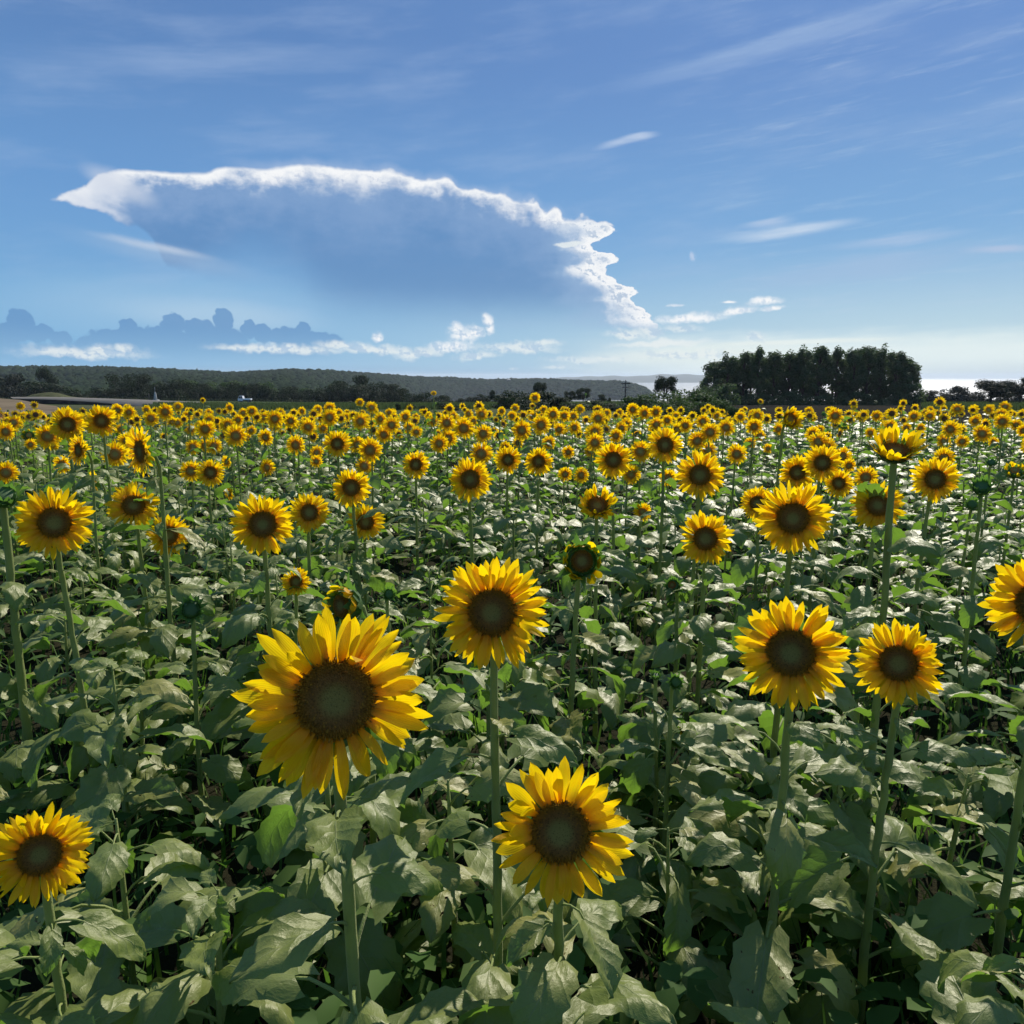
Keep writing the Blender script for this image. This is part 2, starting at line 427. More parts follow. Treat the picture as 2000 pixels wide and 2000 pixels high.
m = M_disc = newmat('seed_disc')
oc = objco()
sp = N('ShaderNodeSeparateXYZ'); E.nt.links.new(oc, sp.inputs[0])
rad = E.op('SQRT', E(sp.outputs[0]) * E(sp.outputs[0]) + E(sp.outputs[1]) * E(sp.outputs[1]))
rr = orand() * 0.12
fin = noise(oc, 60, 3)
dc = mixc((rad + fin * 0.05 - rr * 0.5).ss(0.10, 0.26), (0.55, 0.45, 0.12), (0.58, 0.30, 0.08))
dc = mixc((rad + fin * 0.06).ss(0.28, 0.45), dc, (0.80, 0.38, 0.035))
sq = mixc(islrand().ss(0.45, 1.0) * 0.45, dc, (0.10, 0.045, 0.012))
sq = mixc(islrand().ss(0.16, 0.06) * (rad + fin * 0.1).ss(0.22, 0.40), sq, (0.85, 0.46, 0.06))
out(princ(sq, 0.85, 0.05, fin + noise(oc, 190, 2), 0.8, 0.02))

def simple(name, c1, c2, rough=0.8, scale=1.0, bump=0.0, bd=0.05, spec=0.3, detail=5):
    m = newmat(name); nz = noise(geo_pos(), scale, detail)
    nb = noise(geo_pos(), scale * 5, detail)
    out(princ(mixc((nz * 0.7 + nb * 0.3).ss(0.35, 0.65), c1, c2), rough, spec, (nz + nb) if bump else None, bump, bd)); return m

# soil near the camera, meadow farther on, one sheet
m = M_ground = newmat('soil_and_meadow')
gp = geo_pos(); sg = N('ShaderNodeSeparateXYZ'); E.nt.links.new(gp, sg.inputs[0])
gy = E(sg.outputs[1]); gx = E(sg.outputs[0])
soil = mixc(noise(gp, 3.5, 8, 0.65), (0.014, 0.014, 0.008), (0.036, 0.034, 0.018))
mead = mixc(noise(gp, 0.35, 8, 0.65).ss(0.3, 0.7), (0.026, 0.045, 0.012), (0.055, 0.075, 0.024))
mead = mixc(noise(gp, 0.02, 4).ss(0.5, 0.66), mead, (0.08, 0.075, 0.04))
gc = mixc((gy + noise(gp, 0.3, 3) * 4.0).ss(27, 32), soil, mead)
out(princ(gc, 1.0, 0.03, noise(gp, 6, 8, 0.7), 0.8, 0.08))
M_bark = simple('bark', (0.035, 0.028, 0.022), (0.10, 0.085, 0.065), 0.9, 3.0, 0.6)
def foliage(name, c1, c2, ctr, tf=0.2):
    m = newmat(name)
    a = mixc(islrand(), c1, c2)
    a = mixc(noise(geo_pos(), 0.5, 3).ss(0.35, 0.7) * 0.6 + orand() * 0.2, a, c1)
    out(transl(princ(a, 0.7, 0.12), ctr, tf)); return m
M_grove = foliage('grove_leaves', (0.030, 0.060, 0.026), (0.085, 0.130, 0.055), (0.12, 0.20, 0.06), 0.25)
M_bush = foliage('bush_leaves', (0.012, 0.022, 0.009), (0.034, 0.052, 0.018), (0.04, 0.08, 0.02), 0.12)
M_bright = foliage('hedge_leaves', (0.035, 0.065, 0.020), (0.085, 0.125, 0.042), (0.09, 0.17, 0.03), 0.2)
M_pine = foliage('dark_leaves', (0.020, 0.028, 0.018), (0.050, 0.055, 0.034), (0.04, 0.06, 0.02), 0.1)
M_crop = foliage('crop_blades', (0.05, 0.075, 0.025), (0.10, 0.125, 0.045), (0.10, 0.15, 0.04), 0.25)
M_weed = foliage('weed_leaves', (0.05, 0.10, 0.022), (0.10, 0.16, 0.04), (0.12, 0.26, 0.03), 0.3)
m = M_forest = newmat('forest_canopy')
out(princ(mixc(islrand() * 0.6 + noise(geo_pos(), 0.012, 4) * 0.5, (0.010, 0.020, 0.010), (0.030, 0.048, 0.020)), 1.0, 0.0))
M_hill = simple('hill_soil', (0.025, 0.040, 0.018), (0.06, 0.075, 0.035), 0.95, 0.02)
M_road = simple('road_gravel', (0.13, 0.12, 0.10), (0.20, 0.185, 0.16), 1.0, 1.2, 0.3, spec=0.02)
M_bank = simple('bank_soil_and_shade', (0.016, 0.014, 0.013), (0.036, 0.034, 0.024), 1.0, 0.8, 0.6, spec=0.0)
M_bare = simple('bare_soil', (0.11, 0.085, 0.055), (0.18, 0.14, 0.09), 1.0, 0.25, 0.5, spec=0.02)
M_paint = simple('white_paint', (0.72, 0.73, 0.73), (0.8, 0.8, 0.8), 0.35, 2.0, spec=0.5)
M_glass = simple('window_glass', (0.02, 0.03, 0.035), (0.03, 0.04, 0.045), 0.08, 1.0, spec=0.9)
M_rubber = simple('tyre_rubber', (0.015, 0.015, 0.015), (0.03, 0.03, 0.03), 0.85, 4.0)
M_metal = simple('grey_metal', (0.25, 0.26, 0.27), (0.35, 0.35, 0.36), 0.5, 3.0)
M_stone = simple('pale_stone', (0.32, 0.32, 0.30), (0.46, 0.45, 0.42), 0.85, 1.5, 0.3)
M_wood = simple('pole_wood', (0.06, 0.05, 0.045), (0.12, 0.10, 0.09), 0.85, 3.0, 0.3)
M_roof = simple('red_roof', (0.20, 0.07, 0.045), (0.28, 0.10, 0.065), 0.8, 0.5)
M_wall = simple('pale_wall', (0.42, 0.40, 0.37), (0.50, 0.48, 0.44), 0.85, 0.5)
m = M_sea = newmat('sea_water')
gp = geo_pos()
sw = noise(gp, 0.035, 6, 0.7); sw2 = noise(gp, 0.006, 5, 0.6)
out(princ((0.03, 0.055, 0.075), mixc(sw2.ss(0.4, 0.62), (0.38, 0.38, 0.38), (0.50, 0.50, 0.50)), 0.55, sw, 1.0, 3.2))
m = M_coast = newmat('far_coast')
out(princ(mixc(noise(geo_pos(), 0.004, 5), (0.05, 0.065, 0.06), (0.09, 0.10, 0.085)), 0.95, 0.1))

# ------------------------------------------------------------------ mesh helpers
class MB:
    def __init__(s): s.v = []; s.f = []; s.m = []; s.uv = {}; s.n = 0
    def add(s, vs, fs, mat=0, uvs=None):
        b = s.n; s.v.extend([tuple(q) for q in vs]); s.n += len(vs)
        for f in fs: s.f.append([b + i for i in f]); s.m.append(mat)
        if uvs is not None:
            for i, q in enumerate(uvs): s.uv[b + i] = q
    def merge(s, o, mtx, matmap=None):
        b = s.n
        s.v.extend([tuple(mtx @ Vector(q)) for q in o.v]); s.n += o.n
        for f, mm in zip(o.f, o.m):
            s.f.append([b + i for i in f]); s.m.append(matmap[mm] if matmap else mm)
        for k, q in o.uv.items(): s.uv[b + k] = q
    def mesh(s, name, mats, smooth=True):
        me = bpy.data.meshes.new(name); me.from_pydata(s.v, [], s.f)
        for q in (mats if isinstance(mats, (list, tuple)) else [mats]): me.materials.append(q)
        me.polygons.foreach_set('material_index', s.m)
        me.polygons.foreach_set('use_smooth', [smooth] * len(s.f))
        if s.uv:
            l = me.uv_layers.new(name='UVMap')
            idx = np.empty(len(me.loops), dtype=np.int32); me.loops.foreach_get('vertex_index', idx)
            arr = np.zeros((s.n, 2), dtype=np.float32)
            for k, q in s.uv.items(): arr[k] = q
            l.data.foreach_set('uv', arr[idx].ravel())
        me.update(); return me

def grid_faces(nu, nv, off=0):
    return [[off + i * (nv + 1) + j, off + (i + 1) * (nv + 1) + j, off + (i + 1) * (nv + 1) + j + 1, off + i * (nv + 1) + j + 1] for i in range(nu) for j in range(nv)]

def tube(mb, pts, rads, sides=8, mat=0, cap=True):
    pts = [Vector(p) for p in pts]; vs = []; prev = None
    for i, p in enumerate(pts):
        t = (pts[min(i + 1, len(pts) - 1)] - pts[max(i - 1, 0)]).normalized()
        if prev is None:
            a = t.orthogonal().normalized()
        else:
            a = (prev - t * prev.dot(t)).normalized()
        prev = a; b = t.cross(a)
        for k in range(sides):
            th = 2 * PI * k / sides
            vs.append(p + (a * math.cos(th) + b * math.sin(th)) * rads[i])
    fs = []
    for i in range(len(pts) - 1):
        for k in range(sides):
            fs.append([i * sides + k, i * sides + (k + 1) % sides, (i + 1) * sides + (k + 1) % sides, (i + 1) * sides + k])
    if cap:
        fs.append(list(range(sides))[::-1]); fs.append([(len(pts) - 1) * sides + k for k in range(sides)])
    mb.add(vs, fs, mat)

def box(mb, c0, c1, mat=0, bev=0.0):
    x0, y0, z0 = c0; x1, y1, z1 = c1
    b = bev
    if b <= 0:
        vs = [(x, y, z) for x in (x0, x1) for y in (y0, y1) for z in (z0, z1)]
        mb.add(vs, [[0, 1, 3, 2], [4, 6, 7, 5], [0, 4, 5, 1], [2, 3, 7, 6], [0, 2, 6, 4], [1, 5, 7, 3]], mat); return
    ring = lambda i, z: [(x0 + i, y0, z), (x1 - i, y0, z), (x1, y0 + i, z), (x1, y1 - i, z), (x1 - i, y1, z), (x0 + i, y1, z), (x0, y1 - i, z), (x0, y0 + i, z)]
    sh = lambda z: [(x0 + b, y0 + b, z), (x1 - b, y0 + b, z), (x1 - b, y0 + b, z), (x1 - b, y1 - b, z), (x1 - b, y1 - b, z), (x0 + b, y1 - b, z), (x0 + b, y1 - b, z), (x0 + b, y0 + b, z)]
    vs = sh(z0) + ring(b, z0 + b) + ring(b, z1 - b) + sh(z1)
    fs = [[r * 8 + k, r * 8 + (k + 1) % 8, r * 8 + 8 + (k + 1) % 8, r * 8 + 8 + k] for r in range(3) for k in range(8)]
    fs += [list(range(8))[::-1], [24 + k for k in range(8)]]
    mb.add(vs, fs, mat)

def link(name, me, parent=None, loc=None, rot=None, scale=None, mtx=None):
    o = bpy.data.objects.new(name, me); col.objects.link(o)
    if parent is not None: o.parent = parent
    if mtx is not None: o.matrix_basis = mtx
    if loc is not None: o.location = loc
    if rot is not None: o.rotation_euler = rot
    if scale is not None: o.scale = scale if hasattr(scale, '__len__') else (scale,) * 3
    return o
def tag(o, label=None, cat=None, group=None, kind=None):
    if label: o['label'] = label
    if cat: o['category'] = cat
    if group: o['group'] = group
    if kind: o['kind'] = kind
    return o
def empty(name, loc, rz=0.0):
    o = bpy.data.objects.new(name, None); col.objects.link(o); o.empty_display_size = 0.2
    o.location = loc; o.rotation_euler = (0, 0, rz); return o

# ------------------------------------------------------------------ terrain
G_Y = [-40, 0, 30, 100, 240, 330, 420, 700, 1000, 1200]
G_Z = [0.3, 0, -0.35, -2.4, -5.9, -8.2, -12, -28, -48.9, -52]
SEA = EYE - 50
def gz(x, y):
    z = float(np.interp(y, G_Y, G_Z))
    if y > 40:
        k = min(1, (y - 40) / 120)
        z += k * 0.9 * min(1, max(0, (-x - 50) / 90))
        z += k * 0.25 * math.sin(x * 0.02 + 1.0) * math.sin(y * 0.017)
    return z
xs = np.concatenate([-np.geomspace(1500, 20, 34), np.linspace(-18, 18, 25), np.geomspace(20, 1500, 34)])
ys = np.concatenate([np.linspace(-40, -5, 4), np.linspace(-3, 30, 60), np.geomspace(32, 1200, 60)])
vs = [(x, y, gz(x, y) + (0.02 * math.sin(x * 7.3 + y * 3.1) * math.sin(y * 5.1) if y < 30 else 0)) for x in xs for y in ys]
mb = MB(); mb.add(vs, grid_faces(len(xs) - 1, len(ys) - 1))
tag(link('ground', mb.mesh('ground', M_ground)), 'dark soil and meadow sloping down to the sea', None, None, 'structure')

mb = MB()
gx_ = np.linspace(-18000, 18000, 41); gy_ = np.concatenate([[650], np.geomspace(900, 18000, 40)])
mb.add([(x, y, SEA) for x in gx_ for y in gy_], grid_faces(40, 40))
tag(link('sea', mb.mesh('sea', M_sea)), 'glittering sea reaching to the horizon', None, None, 'structure')

def fbm(x, y, s=1.0, seed=0.0):
    v = 0; a = 1; t = 0
    for k in range(4):
        f = s * 2 ** k
        v += a * (math.sin(x * f + seed + 1.7 * k) * math.cos(y * f * 1.1 - seed * 2 + k) + 0.5 * math.sin((x + y) * f * 0.7 + 2.3 * k + seed)); t += a * 1.2; a *= 0.5
    return v / t

# wooded hills on the left running out to a headland
skyl = [(-400, 722), (-200, 716), (0, 720), (60, 720), (130, 721), (200, 722), (260, 723), (330, 725), (400, 728), (440, 731), (500, 728), (560, 725), (640, 727), (700, 730), (760, 734), (830, 739), (880, 739),
        (950, 744), (1000, 742), (1060, 742), (1110, 744), (1150, 746), (1200, 746), (1235, 750), (1258, 758), (1272, 768), (1284, 780)]
spx = [p[0] for p in skyl]; spy = [p[1] for p in skyl]
def hill_params(px):
    ytop = float(np.interp(px, spx, spy))
    t = min(1, max(0, (px - 520) / 420))
    t = t * t * (3 - 2 * t)
    r0 = 430 + (1690 - 430) * t
    rc = 1250 + (1860 - 1250) * t
    z0 = gz(-200, 430) * (1 - t) + (SEA - 1.5) * t
    return ytop, r0, rc, z0
mb = MB(); vs = []
npx, nr = 200, 26
hillpts = []
for i in range(npx + 1):
    px = -420 + (1284 + 420) * i / npx
    ytop, r0, rc, z0 = hill_params(px)
    for j in range(nr + 1):
        s = j / nr
        y = r0 + (rc - r0) * min(s / 0.75, 1) + (max(0, s - 0.75) / 0.25) * 300
        p = at(px, ytop + 4.0, y)
        crest = at(px, ytop + 4.0, rc).z
        k = min(1, s / 0.75)
        k2 = k * k * (3 - 2 * k)
        tt_ = min(1, max(0, (px - 520) / 420))
        k2 = k2 * (1 - tt_) + (1 - (1 - k) ** 2.6) * tt_
        z = z0 + (crest - z0) * k2
        z += 4.5 * fbm(px * 0.013, y * 0.006, 1, 2.0) * math.sin(PI * min(1, k)) * (1 - 0.5 * tt_)
        if s > 0.75: z -= (s - 0.75) / 0.25 * 14
        vs.append((p.x, y, z)); hillpts.append((p.x, y, z, k))
mb.add(vs, grid_faces(npx, nr))
tag(link('hill', mb.mesh('hill', M_hill)), 'low wooded hills running out to a headland in the sea', None, None, 'structure')

# forest canopy: thousands of small tree crowns standing on the hill
def crown_blob(seed, n1=7, n2=5):
    rs = random.Random(seed); vs = []; 
    for i in range(n2 + 1):
        ph = PI * 0.5 - (PI * 0.62) * i / n2
        for k in range(n1):
            th = 2 * PI * k / n1 + i * 0.3
            r_ = 1 + rs.uniform(-0.26, 0.26)
            vs.append((math.cos(ph) * math.cos(th) * r_, math.cos(ph) * math.sin(th) * r_, math.sin(ph) * (0.9 + rs.uniform(-0.15, 0.2))))
    fs = [[i * n1 + k, i * n1 + (k + 1) % n1, (i + 1) * n1 + (k + 1) % n1, (i + 1) * n1 + k] for i in range(n2) for k in range(n1)]
    return np.array(vs, dtype=np.float32), fs
blobs = [crown_blob(s) for s in range(6)]
V_, F_ = [], []; off = 0
hp = np.array(hillpts).reshape(npx + 1, nr + 1, 4)
for _ in range(17000):
    i = random.uniform(0, npx - 0.01); j = random.uniform(0.3, nr * 0.80) if random.random() < 0.8 else random.uniform(nr * 0.66, nr * 0.80)
    a, b = int(i), int(j); fi, fj = i - a, j - b
    q = (hp[a, b] * (1 - fi) * (1 - fj) + hp[a + 1, b] * fi * (1 - fj) + hp[a, b + 1] * (1 - fi) * fj + hp[a + 1, b + 1] * fi * fj)
    bv, bf = random.choice(blobs)
    sz = random.uniform(2.6, 5.4) * (0.7 + q[1] / 2600)
    th = random.uniform(0, 6.28); ct, sn = math.cos(th), math.sin(th)
    v3 = bv * sz
    v3 = np.stack([v3[:, 0] * ct - v3[:, 1] * sn + q[0], v3[:, 0] * sn + v3[:, 1] * ct + q[1], v3[:, 2] * random.uniform(0.7, 1.2) + q[2] + sz * 0.2], 1)
    V_.append(v3); F_.extend([[off + t for t in f] for f in bf]); off += len(bv)
me = bpy.data.meshes.new('forest'); me.from_pydata(np.concatenate(V_).tolist(), [], F_); me.materials.append(M_forest); me.polygons.foreach_set('use_smooth', [True] * len(F_))
tag(link('forest', me), 'dense dark green woods covering the hills and headland', 'forest', None, 'stuff')

# far coast across the bay: a real ridge seven kilometres away
mb = MB(); vs = []
cpx = list(range(1040, 1480, 8))
for i, px in enumerate(cpx):
    top_y = float(np.interp(px, [1040, 1120, 1200, 1240, 1290, 1330, 1400, 1480], [741, 736, 734, 735, 731, 731, 733, 738])) + 0.7 * math.sin(px * 0.13)
    for s, yy in ((0, 6300), (0.5, 6700), (1, 7300), (1.5, 8200)):
        if s == 0: p = at(px, 747, yy); z = SEA - 2
        else:
            p = at(px, 747 + (top_y - 747) * min(s, 1), yy); z = p.z if s < 1.5 else SEA - 2
        vs.append((p.x, yy, z))
mb.add(vs, grid_faces(len(cpx) - 1, 3))
tag(link('coast', mb.mesh('coast', M_coast)), 'low blue coast on the far side of the bay', None, None, 'structure')

# ------------------------------------------------------------------ roads, banks and bare field on the left
def ribbon(name, pts, mats, drop, label, thick_name=None):
    """pts: (px_front, y_front, dist_front, px_back, y_back, dist_back)"""
    mb = MB(); vs = []
    for a in pts:
        f = at(a[0], a[1], a[2]); b = at(a[3], a[4], a[5]); 
        vs += [(f.x, f.y - 0.5, f.z - drop), (f.x, f.y, f.z), (b.x, b.y, b.z), (b.x, b.y + 6, b.z - drop - 1)]
    fs = grid_faces(len(pts) - 1, 3)
    mb.add(vs, fs)
    mb.m = [1 if (k % 3) != 1 else 0 for k in range(len(fs))]
    return tag(link(name, mb.mesh(name, mats)), label, None, None, 'structure')
ribbon('road', [(26, 779, 150, 20, 775.5, 170), (60, 779.5, 150, 70, 775, 172), (110, 781, 150, 125, 775.5, 176), (180, 785, 146, 200, 778, 180), (250, 791, 140, 280, 780.5, 186), (300, 797, 132, 330, 783, 190), (345, 800, 128, 400, 785, 195)],
       [M_road, M_bank], 1.35, 'pale gravel road on a dark earth bank')
ribbon('road', [(280, 787.0, 206, 280, 782, 222), (400, 787.5, 212, 400, 783.5, 228), (550, 789.0, 214, 550, 785.4, 232), (680, 790, 214, 680, 786.5, 232), (900, 791, 214, 900, 787, 232)],
       [M_road, M_bank], 0.9, 'far straight stretch of road before the trees')
mb = MB(); vs = []
for px, y0_, y1_ in [(-160, 830, 778), (-60, 830, 778), (0, 830, 778), (40, 830, 781), (80, 830, 789), (110, 830, 793), (122, 826, 800)]:
    for s in (0, 0.33, 0.66, 1):
        yy = y0_ + (y1_ - y0_) * s
        d0 = np.interp(yy, [776, 790, 800, 830], [150, 105, 80, 40])
        p = at(px, yy, float(d0)); vs.append((p.x, p.y, max(p.z, gz(p.x, p.y) + 0.03)))
mb.add(vs, grid_faces(6, 3))
tag(link('bare_field', mb.mesh('bare_field', M_bare)), 'bare brown field beside the road', None, None, 'structure')
mb = MB(); vs = []  # dark bare soil before the grove; the trees' shadow is partly in its colour
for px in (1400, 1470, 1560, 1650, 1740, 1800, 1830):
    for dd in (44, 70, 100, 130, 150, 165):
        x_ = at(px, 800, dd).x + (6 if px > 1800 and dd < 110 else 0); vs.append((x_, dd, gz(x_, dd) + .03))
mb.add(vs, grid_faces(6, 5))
tag(link('field', mb.mesh('field', M_bank)), 'dark bare ground in front of the grove, with tree shade in its colour', None, None, 'structure')
# grassy mound behind the road
mb = MB(); vs = []
c0 = at(76, 776, 178)
for i in range(25):
    for j in range(9):
        a = i / 24 * 2 - 1; b = j / 8 * 2 - 1
        h = max(0, 1 - abs(a) ** 4) * max(0, 1 - b * b) * (1.15 + .28 * math.sin(a * 3.1 + 2)) + 0.22 * fbm(a * 5, b * 5)
        vs.append((c0.x + a * 5.2, c0.y + b * 4 + 4, c0.z - 0.4 + h))
mb.add(vs, grid_faces(24, 8))
M_mound = simple('dry_grass', (0.055, 0.062, 0.026), (0.10, 0.10, 0.05), 1.0, 1.5, 0.6, spec=0.02)
tag(link('mound', mb.mesh('mound', M_mound)), 'low grassy mound of earth beside the road', None, None, 'structure')

# ------------------------------------------------------------------ crops and grass strips (stuff)
def blades(name, quads, mat, label, cat, hmin, hmax, wid):
    """quads: list of (px0, px1, dist0, dist1, count, off)"""
    V_, F_ = [], []
    n = 0
    for px0, px1, d0, d1, cnt in quads:
        for _ in range(cnt):
            y = random.uniform(d0, d1); px = random.uniform(px0, px1)
            x = at(px, 800, y).x; z = gz(x, y)
            h = random.uniform(hmin, hmax); th = random.uniform(0, PI); wx, wy = math.cos(th) * wid, math.sin(th) * wid
            lx, ly = random.uniform(-.3, .3) * h, random.uniform(-.3, .3) * h
            V_ += [(x - wx, y - wy, z), (x + wx, y + wy, z), (x + wx * .7 + lx * .5, y + wy * .7 + ly * .5, z + h * .6), (x - wx * .7 + lx * .5, y - wy * .7 + ly * .5, z + h * .6), (x + lx, y + ly, z + h)]
            F_ += [[n, n + 1, n + 2, n + 3], [n + 3, n + 2, n + 4]]; n += 5
    me = bpy.data.meshes.new(name); me.from_pydata(V_, [], F_); me.materials.append(mat)
    return tag(link(name, me), label, cat, None, 'stuff')
blades('crop_rows', [(300, 960, 138, 162, 6500), (280, 960, 100, 126, 7000), (940, 1260, 120, 175, 2600)], M_crop, 'strips of green crop growing beyond the sunflowers', 'crops', 0.35, 0.7, 0.10)
blades('meadow_grass', [(1800, 2080, 92, 160, 7500), (1150, 1260, 150, 230, 1500)], M_crop, 'light green meadow grass before the right-hand trees', 'grass', 0.35, 0.85, 0.11)
blades('verge_grass', [(150, 620, 224, 232, 1800), (0, 130, 185, 195, 500)], M_mound, 'dry grass verge along the far road', 'grass', 0.4, 0.9, 0.14)

# ------------------------------------------------------------------ trees
def leaf_cloud(mb, blobs, n, size, rs, mat=0, shell=0.55):
    """n leaf clumps (small bent faces) through the volume of the given blobs (centre, radii)"""
    tot = sum(b[1][0] * b[1][1] * b[1][2] for b in blobs)
    for c_, r_ in blobs:
        k = max(6, int(n * (r_[0] * r_[1] * r_[2]) / tot))
        for _ in range(k):
            d = Vector((rs.gauss(0, 1), rs.gauss(0, 1), rs.gauss(0, 1))).normalized()
            rad = shell + (1 - shell) * rs.random() if rs.random() < 0.8 else rs.random()
            rad *= 1 + 0.12 * math.sin(d.x * 5 + d.z * 7)
            p = Vector((c_[0] + d.x * r_[0] * rad, c_[1] + d.y * r_[1] * rad, c_[2] + d.z * r_[2] * rad))
            nn = (d + Vector((rs.uniform(-.9, .9), rs.uniform(-.9, .9), rs.uniform(-.4, 1.0)))).normalized()
            a = nn.orthogonal().normalized(); a = Matrix.Rotation(rs.uniform(0, 6.28), 3, nn) @ a; b = nn.cross(a)
            s = size * rs.uniform(0.6, 1.35)
            vs = [p - a * s, p - b * s * .55 + nn * s * .2, p + a * s * rs.uniform(.7, 1.1), p + b * s * .6 + nn * s * .15]
            mb.add(vs, [[0, 1, 2, 3]], mat)
def make_tree(seed, H, W, kind):
    """returns (trunk mesh builder, crown mesh builder) for a tree of height H and crown width W"""
    rs = random.Random(seed); tr = MB(); cr = MB(); bl = []
    if kind == 'tall':
        tr_h = H * 0.86; tube(tr, [(0, 0, -0.3), (rs.uniform(-.1, .1), 0, H * .3), (rs.uniform(-.25, .25), rs.uniform(-.2, .2), H * .6), (0, 0, tr_h)], [H * .017, H * .014, H * .010, H * .004], 7)
        for k in range(28):
            t = 0.16 + 0.80 * ((k + rs.random()) / 28) ** .8; a = rs.uniform(0, 6.28)
            prof = W * 0.5 * math.sqrt(max(0.04, 1 - ((t - 0.50) / 0.52) ** 2))
            ex = rs.uniform(0.35, 0.95) * prof
            c_ = (ex * math.cos(a), ex * math.sin(a), H * t)
            q_ = 1.0
            bl.append((c_, (rs.uniform(.5, .8) * W * .27 * q_, rs.uniform(.5, .8) * W * .27 * q_, rs.uniform(.6, 1.2) * W * .32 * q_)))
            tube(tr, [(0, 0, H * max(.15, t - .2)), (c_[0] * .5, c_[1] * .5, H * (t - .07)), c_], [H * .006, H * .004, H * .0015], 5)
        for _ in range(3): bl.append(((rs.uniform(-.16, .16) * W, rs.uniform(-.16, .16) * W, H * rs.uniform(.86, .95)), (W * .10, W * .10, H * rs.uniform(.06, .10))))
        leaf_cloud(cr, bl, 4300, 0.19, rs, 0, .3)
    elif kind == 'bush':
        for k in range(3):
            a = rs.uniform(0, 6.28); tube(tr, [(0.1 * math.cos(a), 0.1 * math.sin(a), -0.3), (W * .1 * math.cos(a), W * .1 * math.sin(a), H * .4), (W * .25 * math.cos(a), W * .25 * math.sin(a), H * .75)], [H * .02, H * .014, H * .005], 6)
        for k in range(15):
            a = rs.uniform(0, 6.28); t = rs.uniform(0.18, 0.86); prof = W * .5 * math.sqrt(max(0.05, 1 - (t * 0.98) ** 2.4))
            ex = rs.uniform(.2, .78) * prof
            bl.append(((ex * math.cos(a), ex * math.sin(a), H * t), (W * rs.uniform(.13, .23), W * rs.uniform(.13, .23), H * rs.uniform(.12, .2))))
        bl.append(((0, 0, H * .3), (W * .36, W * .36, H * .3)))
        leaf_cloud(cr, bl, 3000, min(H, W) * 0.032 + 0.05, rs, 0, .6)
    elif kind == 'round':
        tube(tr, [(0, 0, -0.3), (0.05 * H, 0, H * .25), (0, 0, H * .6)], [H * .035, H * .028, H * .012], 8)
        for k in range(16):
            a = rs.uniform(0, 6.28); t = rs.uniform(0.38, 0.9); prof = W * .5 * math.sqrt(max(0.05, 1 - ((t - .55) / .45) ** 2))
            ex = rs.uniform(.4, .85) * prof; c_ = (ex * math.cos(a), ex * math.sin(a), H * t)
            bl.append((c_, (W * rs.uniform(.15, .22), W * rs.uniform(.15, .22), H * rs.uniform(.12, .18))))
            tube(tr, [(0, 0, H * .28), (c_[0] * .5, c_[1] * .5, H * (t * .7 + .05)), c_], [H * .014, H * .009, H * .003], 5)
        leaf_cloud(cr, bl, 4200, 0.17, rs, 0, .4)
    elif kind == 'flat':        # spreading, flat topped
        tube(tr, [(0, 0, -0.3), (0.04 * H, 0, H * .3), (-0.03 * H, 0, H * .62)], [H * .05, H * .038, H * .018], 8)
        for k in range(18):
            a = rs.uniform(0, 6.28); t = rs.uniform(0.42, 0.91); prof = W * .5 * (1 - abs(t - .62) * 1.2)
            ex = rs.uniform(.2, .95) * prof; c_ = (ex * math.cos(a), ex * math.sin(a), H * t)
            bl.append((c_, (W * rs.uniform(.14, .22), W * rs.uniform(.14, .22), H * rs.uniform(.08, .15))))
            tube(tr, [(0, 0, H * .35), (c_[0] * .55, c_[1] * .55, H * (t * .8)), c_], [H * .02, H * .012, H * .004], 5)
        leaf_cloud(cr, bl, 4600, 0.19, rs, 0, .4)
    return tr, cr
PROTO = {}
def proto(kind, k, H, W, mat):
    key = (kind, k, mat.name)
    if key not in PROTO:
        tr, cr = make_tree(hash((kind, k)) % 1000 if False else (sum(map(ord, kind)) * 7 + k * 31), H, W, kind)
        PROTO[key] = (tr.mesh('trunk', M_bark), cr.mesh('crown', mat, smooth=False), H, W)
    return PROTO[key]
ORD = ['leftmost', 'second', 'third', 'fourth', 'fifth', 'sixth', 'seventh', 'eighth', 'ninth', 'tenth']
def ordl(lst, i, text):
    """label text with the thing's place in its row, counted from the left"""
    k = sorted(range(len(lst)), key=lambda j: lst[j][0]).index(i)
    if k == len(lst) - 1: return 'rightmost ' + text
    return ORD[k] + (' ' if k == 0 else ' from left, ') + text
def tree(kind, k, px, ybase, ytop, wpx, dist, mat, label, cat='tree', group=None, name='tree'):
    """stand a tree so that it rises from ybase to ytop at that distance"""
    HW = {'tall': (11.2, 3.9), 'bush': (6.0, 8.0), 'round': (6.0, 6.4), 'flat': (7.0, 8.5)}[kind]
    tme, cme, H, W = proto(kind, k, HW[0], HW[1], mat)
    x = at(px, ybase, dist).x; z = min(gz(x, dist), at(px, ybase, dist).z + 0.0)
    zt = at(px, ytop, dist).z
    sh = (zt - z) / H; sw = wpx * dist / FPX / W
    r_ = empty(name, (x, dist, z - 0.05), random.uniform(0, 6.28))
    tag(r_, label, cat, group)
    link('trunk', tme, r_, scale=(sw, sw, sh * 1.0)); link('crown', cme, r_, scale=(sw, sw, sh))
    return r_

